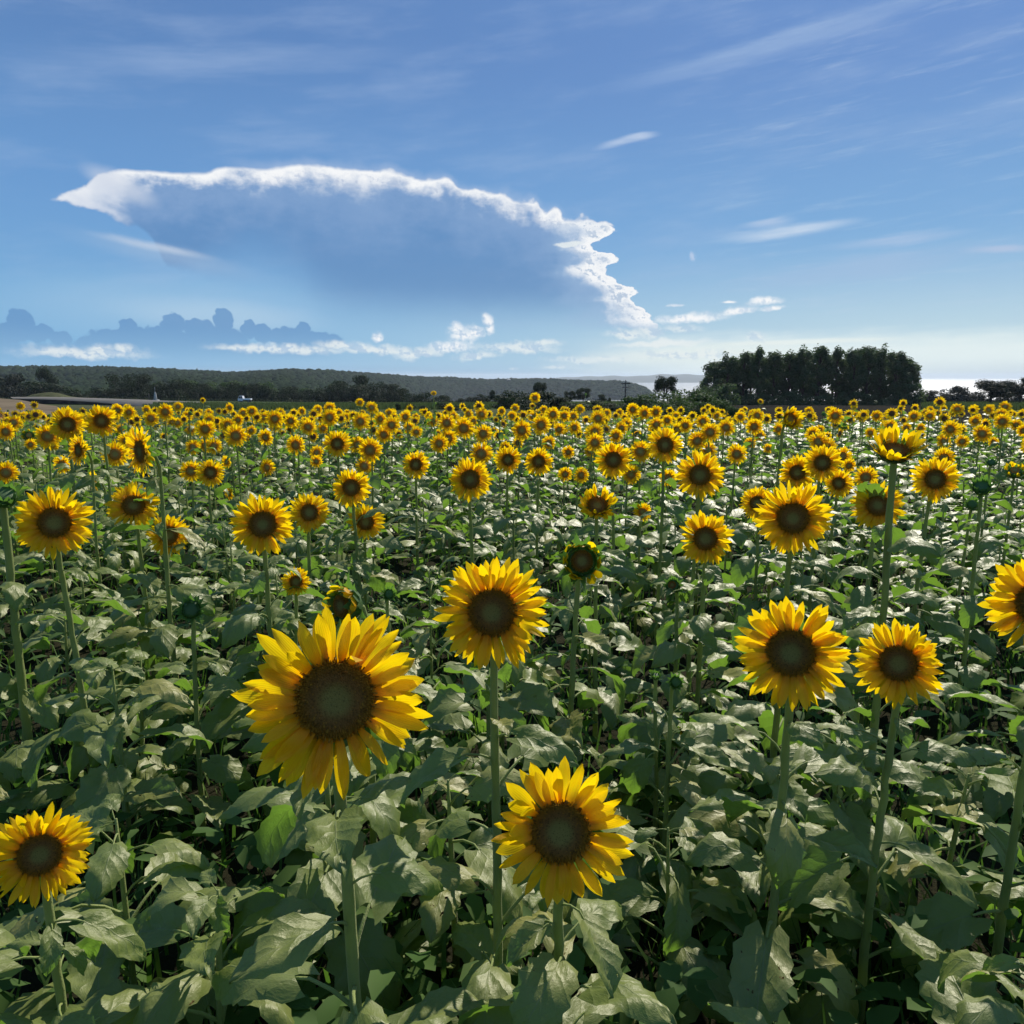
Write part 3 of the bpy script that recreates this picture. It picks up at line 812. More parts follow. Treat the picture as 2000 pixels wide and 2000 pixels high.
# the grove on the right: a double row of tall trees
gtop = [(1394, 710, 62), (1420, 698, 56), (1450, 691, 52), (1478, 683, 50), (1508, 690, 58), (1538, 694, 60), (1566, 684, 60), (1596, 679, 62), (1630, 683, 58), (1664, 684, 58), (1690, 680, 60), (1716, 683, 58), (1746, 690, 62), (1768, 704, 70)]
for i, (px, yt, wp) in enumerate(gtop):
    tree('tall', i % 5, px, 797, yt - 3, wp * .86, 150 + (i % 3) * 1.6, M_grove, ('leftmost', 'second', 'third', 'fourth', 'fifth', 'sixth', 'seventh', 'eighth', 'ninth', 'tenth', 'eleventh', 'twelfth', 'thirteenth', 'rightmost')[i] + ' tall tree, counted from the left, in the front row of the dark grove', group='tall trees of the grove on the right', name='grove_tree')
for i in range(12):
    px = 1400 + i * 32
    tree('tall', (i + 2) % 5, px, 797, 692 + random.uniform(-6, 8) + (10 if i in (0, 11) else 0), 60, 158 + (i % 2) * 3, M_grove, 'tall dark grove tree in the back row of the right-hand grove', group='tall trees of the grove on the right', name='grove_tree')
tree('bush', 0, 1405, 800, 740, 76, 144, M_grove, 'broad dark bush at the left foot of the grove', 'bush', name='bush')
tree('bush', 1, 1376, 795, 752, 60, 140, M_grove, 'small dark bush sticking out left of the grove', 'bush', name='bush')
tree('bush', 2, 1775, 798, 745, 76, 148, M_grove, 'leafy bush at the right foot of the grove', 'bush', name='bush')
for i, px in enumerate(range(1440, 1770, 36)):
    tree('bush', i % 4, px, 802, 763 + (i % 3) * 4, 60, 146, M_grove, 'low dark shrub under the trunks of the grove', 'shrub', 'shrubs under the grove', 'shrub')

# solitary round tree and hedges in the middle
tree('round', 0, 1298, 785, 735, 52, 145, M_bush, 'solitary round tree standing before the bright sea')
row_ = [(1262, 766, 62, 78), (1300, 768, 70, 80), (1340, 762, 66, 84), (1376, 770, 60, 80), (1410, 778, 44, 66), (1322, 782, 50, 62), (1365, 786, 46, 60), (1235, 776, 46, 82), (1432, 792, 26, 60)]
for i, (px, yt, wp, dd) in enumerate(row_):
    tree('bush', i % 4, px, 812, yt - 4, wp * 1.5, dd, M_bright, ordl(row_, i, 'bushy green shrub in the hedge left of the grove'), 'shrub', 'hedge shrubs left of the grove', 'hedge_shrub')
for i, (px, yt, wp, dd, lb) in enumerate([(1055, 747, 32, 170, 'pointed dark tree rising above the middle bushes'), (1112, 763, 26, 190, 'small tree left of the pair before the bay'), (1139, 756, 34, 190, 'taller tree of the pair before the bay'),
        (1175, 769, 26, 190, 'low dark shrub between the pair of trees and the pole'), (1190, 774, 12, 180, 'tiny shrub at the foot of the pole'), (962, 762, 18, 210, 'small tree peeking above the middle hedge')]):
    tree('round' if i in (0, 1, 2, 5) else 'bush', i % 4, px, 788, yt, wp, dd, M_bush, lb)
row_ = [(1010, 764, 80, 105), (1050, 764, 80, 100), (1090, 775, 60, 95), (1130, 784, 60, 90), (1170, 782, 60, 92), (1205, 788, 50, 84), (985, 774, 50, 110), (1040, 782, 60, 85)]
for i, (px, yt, wp, dd) in enumerate(row_):
    tree('bush', (i + 1) % 4, px, 808, yt - 2, wp * 1.25, dd, M_bush, ordl(row_, i, 'dark round bush behind the tall yellow sunflower'), 'bush', 'dark bushes in the middle distance', 'bush')
row_ = [(920, 772, 34), (945, 769, 36), (975, 770, 34), (1000, 772, 30), (900, 776, 24)]
for i, (px, yt, wp) in enumerate(row_):
    tree('bush', i % 4, px, 785, yt, wp, 225, M_bush, ordl(row_, i, 'low tree of the hedge above the green field'), 'tree', 'low hedge before the headland')
row_ = [(812, 762, 54, 200), (838, 764, 50, 195), (870, 770, 44, 190), (866, 785, 50, 100), (830, 788, 40, 95), (800, 786, 30, 100), (885, 790, 36, 90), (778, 786, 20, 95)]
for i, (px, yt, wp, dd) in enumerate(row_):
    tree('bush', i % 4, px, 800 if dd > 150 else 810, yt, wp, dd, M_bush, ordl(row_, i, 'dark shrub behind the tall branching sunflower'), 'shrub', 'shrubs left of centre', 'shrub')

# dark tree belt on the left behind the road
belt = [(10, 724, 60), (32, 732, 40), (70, 746, 50), (97, 718, 34), (100, 742, 70), (125, 756, 50), (160, 770, 46), (185, 764, 44), (212, 754, 46), (240, 732, 50), (268, 730, 50), (292, 748, 40), (322, 738, 50), (345, 742, 44),
        (372, 748, 40), (400, 750, 36), (425, 752, 34), (448, 748, 36), (475, 752, 34), (500, 750, 38), (522, 748, 36), (548, 758, 34), (572, 756, 36), (598, 762, 34), (620, 758, 36), (640, 752, 36), (668, 744, 44), (706, 733, 40), (700, 748, 56), (735, 748, 46), (765, 750, 46), (784, 760, 30)]
for i, (px, yt, wp) in enumerate(belt):
    tree('bush', i % 4, px, 788, yt - 3, wp * 1.4, 236 + (i % 4) * 5, M_pine if px < 60 else M_bush,
         'dark bushy tree in the belt left of the road mast' if px < 300 else ('dark bushy tree in the belt behind the white truck' if px < 600 else 'large dark tree right of the roadside pole'),
         group='dark tree belt behind the road')
row_ = [(140, 748, 40), (300, 746, 40), (430, 744, 60), (470, 742, 60), (590, 752, 40), (520, 745, 60), (360, 740, 60), (655, 748, 40)]
for i, (px, yt, wp) in enumerate(row_):
    tree('bush', i % 4, px, 790, yt, wp * 1.2, 290, M_bright, ordl(row_, i, 'paler green tree rising behind the dark belt'), group='paler trees behind the belt')

# flat topped trees on the right edge
for px, yt, wp, dd, lb in [(1936, 742, 86, 130, 'spreading flat-topped tree with a leaning dark trunk near the right edge'), (1990, 736, 76, 140, 'tallest dark spreading tree cut by the right edge'),
                           (1965, 745, 60, 150, 'dark spreading tree between the two right-edge trees'), (2050, 734, 80, 145, 'dark spreading tree beyond the right edge')]:
    tree('flat', (px // 7) % 3, px, 792, yt, wp, dd, M_pine, lb)
row_ = [(1805, 757, 44), (1828, 762, 44), (1850, 758, 44), (1874, 752, 56), (1900, 760, 50), (1925, 770, 34), (1955, 770, 40), (1985, 766, 40), (2015, 768, 44)]
for i, (px, yt, wp) in enumerate(row_):
    tree('bush', i % 4, px, 783, yt, wp, 205, M_pine, ordl(row_, i, 'low dark bush in the row before the glittering sea'), 'bush', 'low bushes before the sea on the right', 'bush')

# ------------------------------------------------------------------ truck, poles, mast, monument
def pole(px, ybase, ytop, dist, r0, label, cross=True, name='utility_pole', lean=0):
    b = at(px, ybase, dist); z0 = min(b.z, gz(b.x, dist)) - 0.1; h = at(px, ytop, dist).z - z0
    r_ = empty(name, (b.x, dist, z0)); tag(r_, label, 'pole')
    mb = MB(); tube(mb, [(0, 0, 0), (0, 0, h * .5), (0, 0, h)], [r0, r0 * .85, r0 * .7], 8); link('post', mb.mesh('post', M_wood), r_)
    if cross:
        mb = MB(); box(mb, (-.75, -.05, h - .6), (.75, .05, h - .46), 0, .015); box(mb, (-.5, -.05, h - 1.2), (.5, .05, h - 1.08), 0, .015); link('crossarm', mb.mesh('crossarm', M_wood), r_)
        for s in (-.65, -.3, .3, .65):
            mb = MB(); tube(mb, [(s, 0, h - .46), (s, 0, h - .38), (s, 0, h - .28)], [.03, .06, .03], 6); link('insulator', mb.mesh('insulator', M_stone), r_)
    return r_
pole(1221, 786, 742.5, 130, .13, 'thin dark utility pole before the headland and the bay')
pole(605, 788, 763, 236, .16, 'grey roadside pole before the dark trees', True)
pole(291.5, 784, 768, 212, .13, 'short pale marker post beside the roadside mast', False, 'marker_post')
# pale tapering monument with a thin mast above
b = at(304, 783, 214); r_ = empty('monument', (b.x, 214, b.z - .6)); tag(r_, 'pale tapering roadside monument with a thin mast on top', 'monument')
mb = MB(); box(mb, (-.75, -.75, 0), (.75, .75, .9), 0, .05); link('plinth', mb.mesh('plinth', M_stone), r_)
mb = MB(); tube(mb, [(0, 0, .9), (0, 0, 1.8), (0, 0, 2.6), (0, 0, 2.9)], [.52, .36, .28, .12], 10); link('body', mb.mesh('body', M_stone), r_)
mb = MB(); tube(mb, [(0, 0, 2.85), (0, 0, 4.3)], [.06, .04], 6); link('mast', mb.mesh('mast', M_metal), r_)
# tower on the hill crest
b = at(386, 731, 1240); r_ = empty('radio_mast', (b.x, 1240, b.z)); tag(r_, 'tiny radio mast on the hill crest', 'mast')
mb = MB(); 
for sx, sy in ((-1, -1), (1, -1), (1, 1), (-1, 1)): tube(mb, [(sx * .9, sy * .9, 0), (sx * .3, sy * .3, 8.5)], [.16, .12], 5)
for k in range(5):
    s = .85 - k * .12; z_ = k * 1.8 + .6
    for a, c_ in (((-s, -s), (s, s)), ((s, -s), (-s, s))): tube(mb, [(a[0], a[1], z_), (c_[0], c_[1], z_ + 1.4)], [.07, .07], 4)
link('lattice', mb.mesh('lattice', M_metal), r_)
mb = MB(); tube(mb, [(0, 0, 8.3), (0, 0, 8.6), (0, 0, 9.8)], [1.0, 1.0, .7], 8); link('antenna_drum', mb.mesh('antenna_drum', M_metal), r_)
# small houses on the headland
for px, yb, wm, lb in ((973, 752, 24, 'long red-roofed house on the headland'), (993, 745, 9, 'small pale house on the headland crest')):
    b = at(px, yb, 1835); r_ = empty('house', (b.x, 1800, b.z - 5)); tag(r_, lb, 'house')
    mb = MB(); box(mb, (-wm / 2, -5, 0), (wm / 2, 5, 7.4)); link('wall', mb.mesh('wall', M_wall), r_)
    mb = MB(); hw = wm / 2 + .6
    mb.add([(-hw, -5.8, 7.3), (hw, -5.8, 7.3), (hw, 5.8, 7.3), (-hw, 5.8, 7.3), (-hw * .9, 0, 10.6), (hw * .9, 0, 10.6)], [[0, 1, 5, 4], [3, 4, 5, 2], [0, 4, 3], [1, 2, 5], [0, 3, 2, 1]])
    link('roof', mb.mesh('roof', M_roof if wm > 10 else M_stone), r_)

# little white pickup truck on the far road (faces left)
b = at(479, 786.0, 213); tz = b.z
tr_ = empty('pickup_truck', (b.x, 213, tz)); tag(tr_, 'small white pickup truck on the far road', 'truck')
mb = MB()
# cab: profile in x,z extruded in y
def extr(prof, y0, y1):
    n = len(prof); mb.add([(x, y0, z) for x, z in prof] + [(x, y1, z) for x, z in prof], [list(range(n)), [n + k for k in range(n)][::-1]] + [[k, n + k, n + (k + 1) % n, (k + 1) % n] for k in range(n)])
extr([(-1.68, .38), (-1.72, .95), (-1.60, 1.12), (-1.32, 1.74), (-.45, 1.76), (-.42, .38)], -.72, .72); link('cab', mb.mesh('cab', M_paint, False), tr_)
mb = MB(); extr([(-1.52, 1.10), (-1.28, 1.62), (-.92, 1.64), (-.92, 1.08)], -.735, .735); extr([(-.84, 1.08), (-.84, 1.64), (-.52, 1.64), (-.52, 1.08)], -.735, .735); link('window', mb.mesh('window', M_glass, False), tr_)
mb = MB(); extr([(-1.655, 1.17), (-1.40, 1.68), (-1.36, 1.66), (-1.61, 1.15)], -.62, .62); link('windscreen', mb.mesh('windscreen', M_glass, False), tr_)
mb = MB(); box(mb, (-.38, -.72, .66), (1.68, .72, .76)); box(mb, (-.38, -.72, .76), (1.68, -.68, 1.06)); box(mb, (-.38, .68, .76), (1.68, .72, 1.06)); box(mb, (1.64, -.68, .76), (1.68, .68, 1.06)); box(mb, (-.38, -.68, .76), (-.34, .68, 1.3)); link('cargo_bed', mb.mesh('cargo_bed', M_paint, False), tr_)
mb = MB(); box(mb, (-1.6, -.5, .3), (1.6, .5, .64)); link('chassis', mb.mesh('chassis', M_rubber, False), tr_)
for wx in (-1.2, 1.1):
    for wy in (-.66, .66):
        mb = MB(); tube(mb, [(wx, wy - .08, .28), (wx, wy + .08, .28)], [.28, .28], 14); wo_ = link('wheel', mb.mesh('tyre', M_rubber), tr_)
        mb = MB(); tube(mb, [(wx, wy - .09, .28), (wx, wy + .09, .28)], [.15, .15], 10); link('rim', mb.mesh('rim', M_metal), wo_)
for wy in (-.52, .52):
    mb = MB(); box(mb, (-1.735, wy - .12, .72), (-1.70, wy + .12, .88), 0, .01); link('headlight', mb.mesh('headlight', M_glass), tr_)

# ------------------------------------------------------------------ sunflower parts
def petal(mb, ang, r0, L, W, tilt, curl, seg, across, rs, twist=0.0, z0=0.0):
    """one ray floret from radius r0 outwards; tilt lifts it towards the front, curl bends the tip"""
    vs = []; uv = []
    ca, sa = math.cos(ang), math.sin(ang)
    wav = rs.uniform(-.05, .05)
    r_ = r0; z_ = z0; th = tilt
    pts = []
    for i in range(seg + 1):
        t = i / seg
        pts.append((r_, z_)); th = tilt + curl * t
        r_ += L / seg * math.cos(th); z_ += L / seg * math.sin(th)
    for i in range(seg + 1):
        t = i / seg
        w_ = W * 0.5 * (0.42 + 0.58 * math.sin(min(1, t * 1.5) * PI / 2)) * (max(0, 1 - max(0, (t - .45) / .55) ** 2.5)) ** 0.68
        if i == seg: w_ = W * 0.02
        pr, pz = pts[i]
        tw = twist * t
        for j in range(across + 1):
            s = j / across * 2 - 1
            lx = s * w_; lz = abs(s) * w_ * 0.22 * (1 - .4 * t) + wav * math.sin(t * 5 + s)
            lx, lz = lx * math.cos(tw) - lz * math.sin(tw), lx * math.sin(tw) + lz * math.cos(tw)
            vs.append((ca * pr - sa * lx, sa * pr + ca * lx, pz + lz * 0.9)); uv.append((j / across, t))
    mb.add(vs, grid_faces(seg, across), 0, uv)
def petals_mesh(seed, kind, seg, across, count, merge=None):
    rs = random.Random(seed); mb = MB() if merge is None else merge
    if kind == 'cup': layers = [(0, .95, R(38), R(22)), (1, .82, R(58), R(14))]
    elif kind == 'half': layers = [(0, .70, R(52), R(20)), (1, .5, R(78), R(30))]
    else: layers = [(0, 1.0, R(-2), R(6)), (1, .93, R(9), R(4))]
    for ly, sc_, tl, cu in layers:
        n = count if ly == 0 else int(count * .8)
        for k in range(n):
            if kind == 'half' and rs.random() < .35: continue
            if rs.random() < 0.035: continue
            a = 2 * PI * (k + .5 * ly) / n + rs.uniform(-.07, .07)
            L = (.66 if kind != 'half' else .5) * sc_ * rs.uniform(.76, 1.10); odd = rs.random() < .08
            W = rs.uniform(.165, .235) * (.88 if ly else 1) * (24 / count) ** .45
            petal(mb, a, .41, L, W, tl + rs.uniform(-.18, .22) + (rs.uniform(.3, .8) if odd else 0), cu + rs.uniform(-.40, .42) * (2.4 if odd else 1), seg, across, rs, rs.uniform(-.6, .6) * (1.8 if odd else 1), .015 + ly * .035)
    return mb
def disc_mesh(seed, hi):
    rs = random.Random(seed); mb = MB(); rd = .45
    dome = lambda r_: .10 * (1 - (r_ / rd) ** 2) ** .6 - .045 * max(0, 1 - (r_ / (.5 * rd)) ** 2) if r_ < rd else 0
    nr_, na = (7, 28) if hi else (4, 14)
    vs = [(0, 0, dome(0))]
    for i in range(1, nr_ + 1):
        r_ = rd * i / nr_
        for k in range(na):
            a = 2 * PI * k / na; vs.append((r_ * math.cos(a), r_ * math.sin(a), dome(r_ * .999) - (.06 if i == nr_ else 0)))
    fs = [[0, 1 + k, 1 + (k + 1) % na] for k in range(na)]
    for i in range(nr_ - 1):
        for k in range(na): fs.append([1 + i * na + k, 1 + (i + 1) * na + k, 1 + (i + 1) * na + (k + 1) % na, 1 + i * na + (k + 1) % na])
    mb.add(vs, fs)
    if hi:
        NF = 820
        for k in range(NF):
            r_ = rd * 1.0 * math.sqrt((k + .5) / NF); a = k * 2.39996
            t = r_ / rd
            s = .0118 + .004 * rs.random()
            hgt = (.014 if t < .35 else (.024 if t < .62 else .052)) * rs.uniform(.6, 1.4)
            p = Vector((r_ * math.cos(a), r_ * math.sin(a), dome(r_) - .006))
            lean = Vector((math.cos(a), math.sin(a), 0)) * (.6 * t * t) + Vector((rs.uniform(-.25, .25), rs.uniform(-.25, .25), 1)); lean.normalize()
            e1 = lean.orthogonal().normalized(); e2 = lean.cross(e1)
            b_ = [p + e1 * s, p + e2 * s, p - e1 * s, p - e2 * s]
            q = p + lean * hgt
            t_ = [q + e1 * s * .55, q + e2 * s * .55, q - e1 * s * .55, q - e2 * s * .55]
            mb.add(b_ + t_, [[0, 1, 5, 4], [1, 2, 6, 5], [2, 3, 7, 6], [3, 0, 4, 7], [4, 5, 6, 7]])
    return mb
def calyx_mesh(seed, kind, hi):
    """green back of the head with pointed bracts"""
    rs = random.Random(seed); mb = MB(); na = 18 if hi else 10
    prof = [(.05, -.30), (.13, -.27), (.30, -.20), (.43, -.10), (.47, -.01), (.44, .0)]
    if kind == 'bud': prof = [(.05, -.42), (.16, -.38), (.32, -.24), (.40, -.05), (.34, .10), (.26, .14)]
    vs = [];
    for r_, z_ in prof:
        for k in range(na):
            a = 2 * PI * k / na; rr_ = r_ * (1 + rs.uniform(-.03, .03)); vs.append((rr_ * math.cos(a), rr_ * math.sin(a), z_))
    fs = [[i * na + k, i * na + (k + 1) % na, (i + 1) * na + (k + 1) % na, (i + 1) * na + k] for i in range(len(prof) - 1) for k in range(na)]
    fs.append([k for k in range(na)][::-1]); fs.append([(len(prof) - 1) * na + k for k in range(na)])
    mb.add(vs, fs)
    rings = [(.40, -.16, 14, .46, -6), (.40, -.12, 12, .40, 2)] if kind == 'open' else ([(.38, -.15, 13, .46, 48), (.40, -.06, 12, .40, 66)] if kind == 'cup' else [(.36, -.22, 12, .50, 48), (.39, -.08, 13, .46, 72), (.36, .02, 11, .34, 100)])
    if not hi: rings = rings[:1] if kind == 'open' else rings[:2]
    for r0, z0, n, L, tl in rings:
        for k in range(n):
            a = 2 * PI * k / n + rs.uniform(-.15, .15); L_ = L * rs.uniform(.7, 1.1); W = .19 * rs.uniform(.8, 1.2)
            th = R(tl + rs.uniform(-16, 16)); cu = rs.uniform(-.9, .4) if kind != 'bud' else rs.uniform(-1.2, .3)
            ca, sa = math.cos(a), math.sin(a); r_, z_ = r0, z0; vv = []
            sg_ = 4 if hi else 2
            for i in range(sg_ + 1):
                t = i / sg_; w_ = W * .5 * (1 - t) ** .8 * (1 + .5 * math.sin(t * PI))
                for s in (-1, 0, 1):
                    vv.append((ca * r_ - sa * s * w_, sa * r_ + ca * s * w_, z_ + (0 if s == 0 else .02)))
                thh = th + cu * t; r_ += L_ / sg_ * math.cos(thh); z_ += L_ / sg_ * math.sin(thh)
            mb.add(vv, grid_faces(sg_, 2))
    return mb
HI = dict(
    petals={'open': [petals_mesh(s, 'open', 7, 4, c_).mesh('petals', M_petal) for s, c_ in ((1, 30), (2, 34), (3, 31), (4, 36), (5, 28))], 'cup': [petals_mesh(11, 'cup', 7, 4, 24).mesh('petals', M_petal), petals_mesh(12, 'cup', 7, 4, 22).mesh('petals', M_petal)],
            'half': [petals_mesh(15, 'half', 6, 3, 18).mesh('petals', M_petal)]},
    disc=[disc_mesh(s, True).mesh('seed_disc', M_disc, False) for s in (1, 2)],
    calyx={k: [calyx_mesh(s, k, True).mesh('flower_head', M_calyx) for s in (1, 2)] for k in ('open', 'cup', 'bud')})
LO = dict(
    petals={'open': [petals_mesh(s, 'open', 4, 2, c_).mesh('petals', M_petal) for s, c_ in ((21, 28), (22, 30), (23, 32), (24, 26), (25, 29), (26, 31))], 'cup': [petals_mesh(31, 'cup', 4, 2, 20).mesh('petals', M_petal), petals_mesh(32, 'cup', 4, 2, 18).mesh('petals', M_petal)],
            'half': [petals_mesh(35, 'half', 3, 2, 14).mesh('petals', M_petal)]},
    disc=[disc_mesh(s, False).mesh('seed_disc', M_disc) for s in (1, 2)],
    calyx={k: [calyx_mesh(s, k, False).mesh('flower_head', M_calyx) for s in (1, 2)] for k in ('open', 'cup', 'bud')})

def leaf_mb(seed, seg=12, across=10, holes=0, petiole=True):
    """heart shaped toothed blade of unit length with its stalk; stem at the origin, grows along +y"""
    rs = random.Random(seed); mb = MB()
    pl = rs.uniform(.32, .5); rise = rs.uniform(.12, .30)
    base = Vector((0, pl, rise))
    if petiole:
        pts = [(0, 0, 0), (0, pl * .35, rise * .62), (0, pl * .72, rise * .98), base]
        tube(mb, pts, [.022, .017, .015, .013], 5, 1, False)
    fold = rs.uniform(.10, .42); droop = rs.uniform(.6, 1.9); bend = rs.uniform(-.35, .35); wd = rs.uniform(.62, .86)
    th = R(rs.uniform(0, 22)); y_, z_, x_ = base.y, base.z, 0; vs = []; uv = []
    ph = rs.uniform(0, 6)
    for i in range(seg + 1):
        t = i / seg
        hw = wd * .5 * (t + .03) ** .42 * (1 - t ** 1.75) ** .92 * 1.28 if t < 1 else 0.004
        th_ = th - droop * t; cy, cz = math.cos(th_), math.sin(th_)
        for j in range(across + 1):
            s = j / across * 2 - 1
            ww = hw * (1 + (.07 * (1 if i % 2 else -1) + rs.uniform(-.04, .04) if abs(s) == 1 else 0))
            lx = s * ww
            back = -.16 * (1 - t) ** 6 * abs(s) ** 1.2         # lobes of the heart run back past the stalk
            wave = .045 * math.sin(t * 8 + ph + s * 2.5) * abs(s) + .022 * math.sin(t * 17 + s * 5 + ph) + .05 * math.sin(s * 2.6 + ph) * math.sin(t * 3.4)
            lz = abs(lx) * fold - (abs(s) ** 2.5) * .06 + wave
            vs.append((x_ + lx + bend * t * t * .3, y_ + back - cz * 0 * lz + lz * -cz * .5, z_ + lz * cy)); uv.append((j / across, t))
        y_ += cy / seg; z_ += cz / seg
    fs = grid_faces(seg, across)
    if holes:
        for _ in range(holes):
            ci, cj = rs.randint(2, seg - 3), rs.randint(1, across - 3)
            kill = {ci * across + cj} | ({ci * across + cj + 1} if rs.random() < .5 else set()) | ({(ci + 1) * across + cj} if rs.random() < .4 else set())
            fs = [f if k not in kill else None for k, f in enumerate(fs)]
        fs = [f for f in fs if f]
    mb.add(vs, fs, 0, uv)
    return mb
LEAF_MB = [leaf_mb(s, 12, 8, 0) for s in range(10)]
LEAF = [q.mesh('leaf', [M_leaf, M_stem]) for q in LEAF_MB]
LEAF_LO = [leaf_mb(50 + s, 5, 4) for s in range(6)]
LEAF_XLO = [leaf_mb(70 + s, 3, 2, petiole=False) for s in range(5)]

def leaf_matrix(rs, z, ang, size):
    return Matrix.Translation((0, 0, z)) @ Matrix.Rotation(ang, 4, 'Z') @ Matrix.Rotation(rs.uniform(-.50, .30), 4, 'X') @ Matrix.Rotation(rs.uniform(-.55, .55), 4, 'Y') @ Matrix.Scale(size, 4)
def leaf_plan(rs, H, n, big=1.0, z0=.12):
    res = []; a = rs.uniform(0, 6.28)
    for k in range(n):
        t = (k + rs.uniform(-.3, .3)) / n
        z = H * (z0 + (.93 - z0) * max(0, t)); a += 2.4 + rs.uniform(-.4, .4)
        s = (.235 - .10 * max(0, (t - .45) / .55) ** 1.3) * rs.uniform(.75, 1.18) * big
        res.append((z, a, s))
    return res
# foliage of middle distance plants: one mesh of leaves per variant, unit height 1 m
FOL = []
for s in range(7):
    rs = random.Random(200 + s); mb = MB()
    for z, a, sz in leaf_plan(rs, 1.0, 16, .86, .12): mb.merge(random.choice(LEAF_LO), leaf_matrix(rs, z, a, sz))
    FOL.append(mb.mesh('foliage', [M_leaf, M_stem]))

def facing(hp, yaw, pitch):
    """unit vector the flower looks along: towards the camera, turned by yaw (to the viewer's right) and pitch (up)"""
    d = Vector((-hp.x * .8, -hp.y, 0)).normalized()
    a = math.atan2(d.y, d.x) + R(yaw)
    return Vector((math.cos(a) * math.cos(R(pitch)), math.sin(a) * math.cos(R(pitch)), math.sin(R(pitch))))
def frame(n, roll):
    q = n.to_track_quat('Z', 'Y').to_matrix().to_4x4()
    return q @ Matrix.Rotation(roll, 4, 'Z')

root_last = [None]
def sunflower(hp, D, kind, yaw, pitch, label, cat, group, detail, rs, lean=(0, 0), leaves=None, sr=None, name='sunflower', rim_pale=False):
    """hp: centre of the flower face; D: its full width"""
    n = facing(hp, yaw, pitch)
    if kind in ('bud', 'half'): D *= 1.28 if kind == 'bud' else 1.6
    Rr = D / 2
    back = hp - n * Rr * (.28 if kind != 'bud' else .40)
    off = Vector((n.x, n.y, 0)) * (-.05 if pitch < 50 else 0)
    bx, by = back.x + off.x + lean[0], back.y + off.y + lean[1]
    bz = gz(bx, by); root = empty(name, (bx, by, bz)); root_last[0] = root
    tag(root, label, cat, group)
    loc = lambda p: Vector((p.x - bx, p.y - by, p.z - bz))
    hb = loc(back)
    r0 = sr or (.0068 + D * .017)
    neck = hb + Vector((off.x, off.y, -.07 - .05 * D))
    if pitch > 45: neck = hb + Vector((0, 0, -.08))
    mid = Vector((neck.x * .35 + rs.uniform(-.012, .012), neck.y * .35 + rs.uniform(-.012, .012), neck.z * .5))
    pts = [Vector((0, 0, -.05)), Vector((mid.x * .4, mid.y * .4, neck.z * .2)), mid, Vector((mid.x * .4 + neck.x * .6, mid.y * .4 + neck.y * .6, neck.z * .8)), neck, (neck * .35 + hb * .65) + Vector((off.x * .25, off.y * .25, .012)), hb + n * Rr * .04]
    rr0 = [r0 * 1.25, r0 * 1.15, r0, r0 * .92, r0 * .85, r0 * .8, r0 * 1.0]
    if detail == 2:
        P2, R2 = [], []
        for i_ in range(len(pts) - 1):
            nsub = (4, 5, 6, 5, 2, 2)[i_]
            for k_ in range(nsub):
                f_ = k_ / nsub; q_ = pts[i_].lerp(pts[i_ + 1], f_)
                if 0 < i_ < 4: q_ = q_ + Vector((rs.uniform(-.0025, .0025), rs.uniform(-.0025, .0025), 0))
                P2.append(q_); R2.append((rr0[i_] * (1 - f_) + rr0[i_ + 1] * f_) * rs.uniform(.94, 1.09))
        P2.append(pts[-1]); R2.append(rr0[-1])
    else: P2, R2 = pts, rr0
    mb = MB(); tube(mb, P2, R2, 10 if detail == 2 else 6)
    st_ = link('stem', mb.mesh('stem', M_stem), root)
    H = max(.3, neck.z)
    S = HI if detail == 2 else LO
    if kind is not None:
        mt = Matrix.Translation(loc(hp)) @ frame(n, rs.uniform(0, 6.28)) @ Matrix.Scale(Rr, 4)
        ck = {'open': 'open', 'cup': 'cup', 'half': 'bud', 'bud': 'bud'}[kind]
        hd = link('flower_head', rs.choice(S['calyx'][ck]), root, mtx=mt)
        if kind != 'bud':
            link('petals', rs.choice(S['petals'][kind]), hd)
            if kind == 'half': link('seed_disc', rs.choice(S['disc']), hd, scale=(.62, .62, .7), loc=(0, 0, .13))
            else: link('seed_disc', rs.choice(S['disc']), hd, scale=(1, 1, 1))
        elif rs.random() < .35 and pitch < 40:
            link('seed_disc', rs.choice(S['disc']), hd, scale=(.55, .55, .6), loc=(0, 0, .12))
    def stem_at(z):
        for a, b in zip(pts[:-1], pts[1:]):
            if a.z <= z <= b.z: t = (z - a.z) / max(1e-6, b.z - a.z); return a.lerp(b, t)
        return pts[-1]
    if detail == 2:
        nl = leaves or int(rs.uniform(12, 15))
        top_ = [(H * rs.uniform(.80, .97), rs.uniform(0, 6.28), rs.uniform(.07, .13)) for _ in range(rs.randint(1, 3))]
        for z, a, s in leaf_plan(rs, H, nl, 1.0, .10) + top_:
            p = stem_at(z); m4 = leaf_matrix(rs, 0, a, s); m4.translation = p
            link('leaf', rs.choice(LEAF), root, mtx=m4)
    else:
        k = rs.choice(FOL); f = link('foliage', k, root, rot=(0, 0, rs.uniform(0, 6.28)), scale=(1.0, 1.0, H))
        f.location = (mid.x * .8, mid.y * .8, 0)
    return root

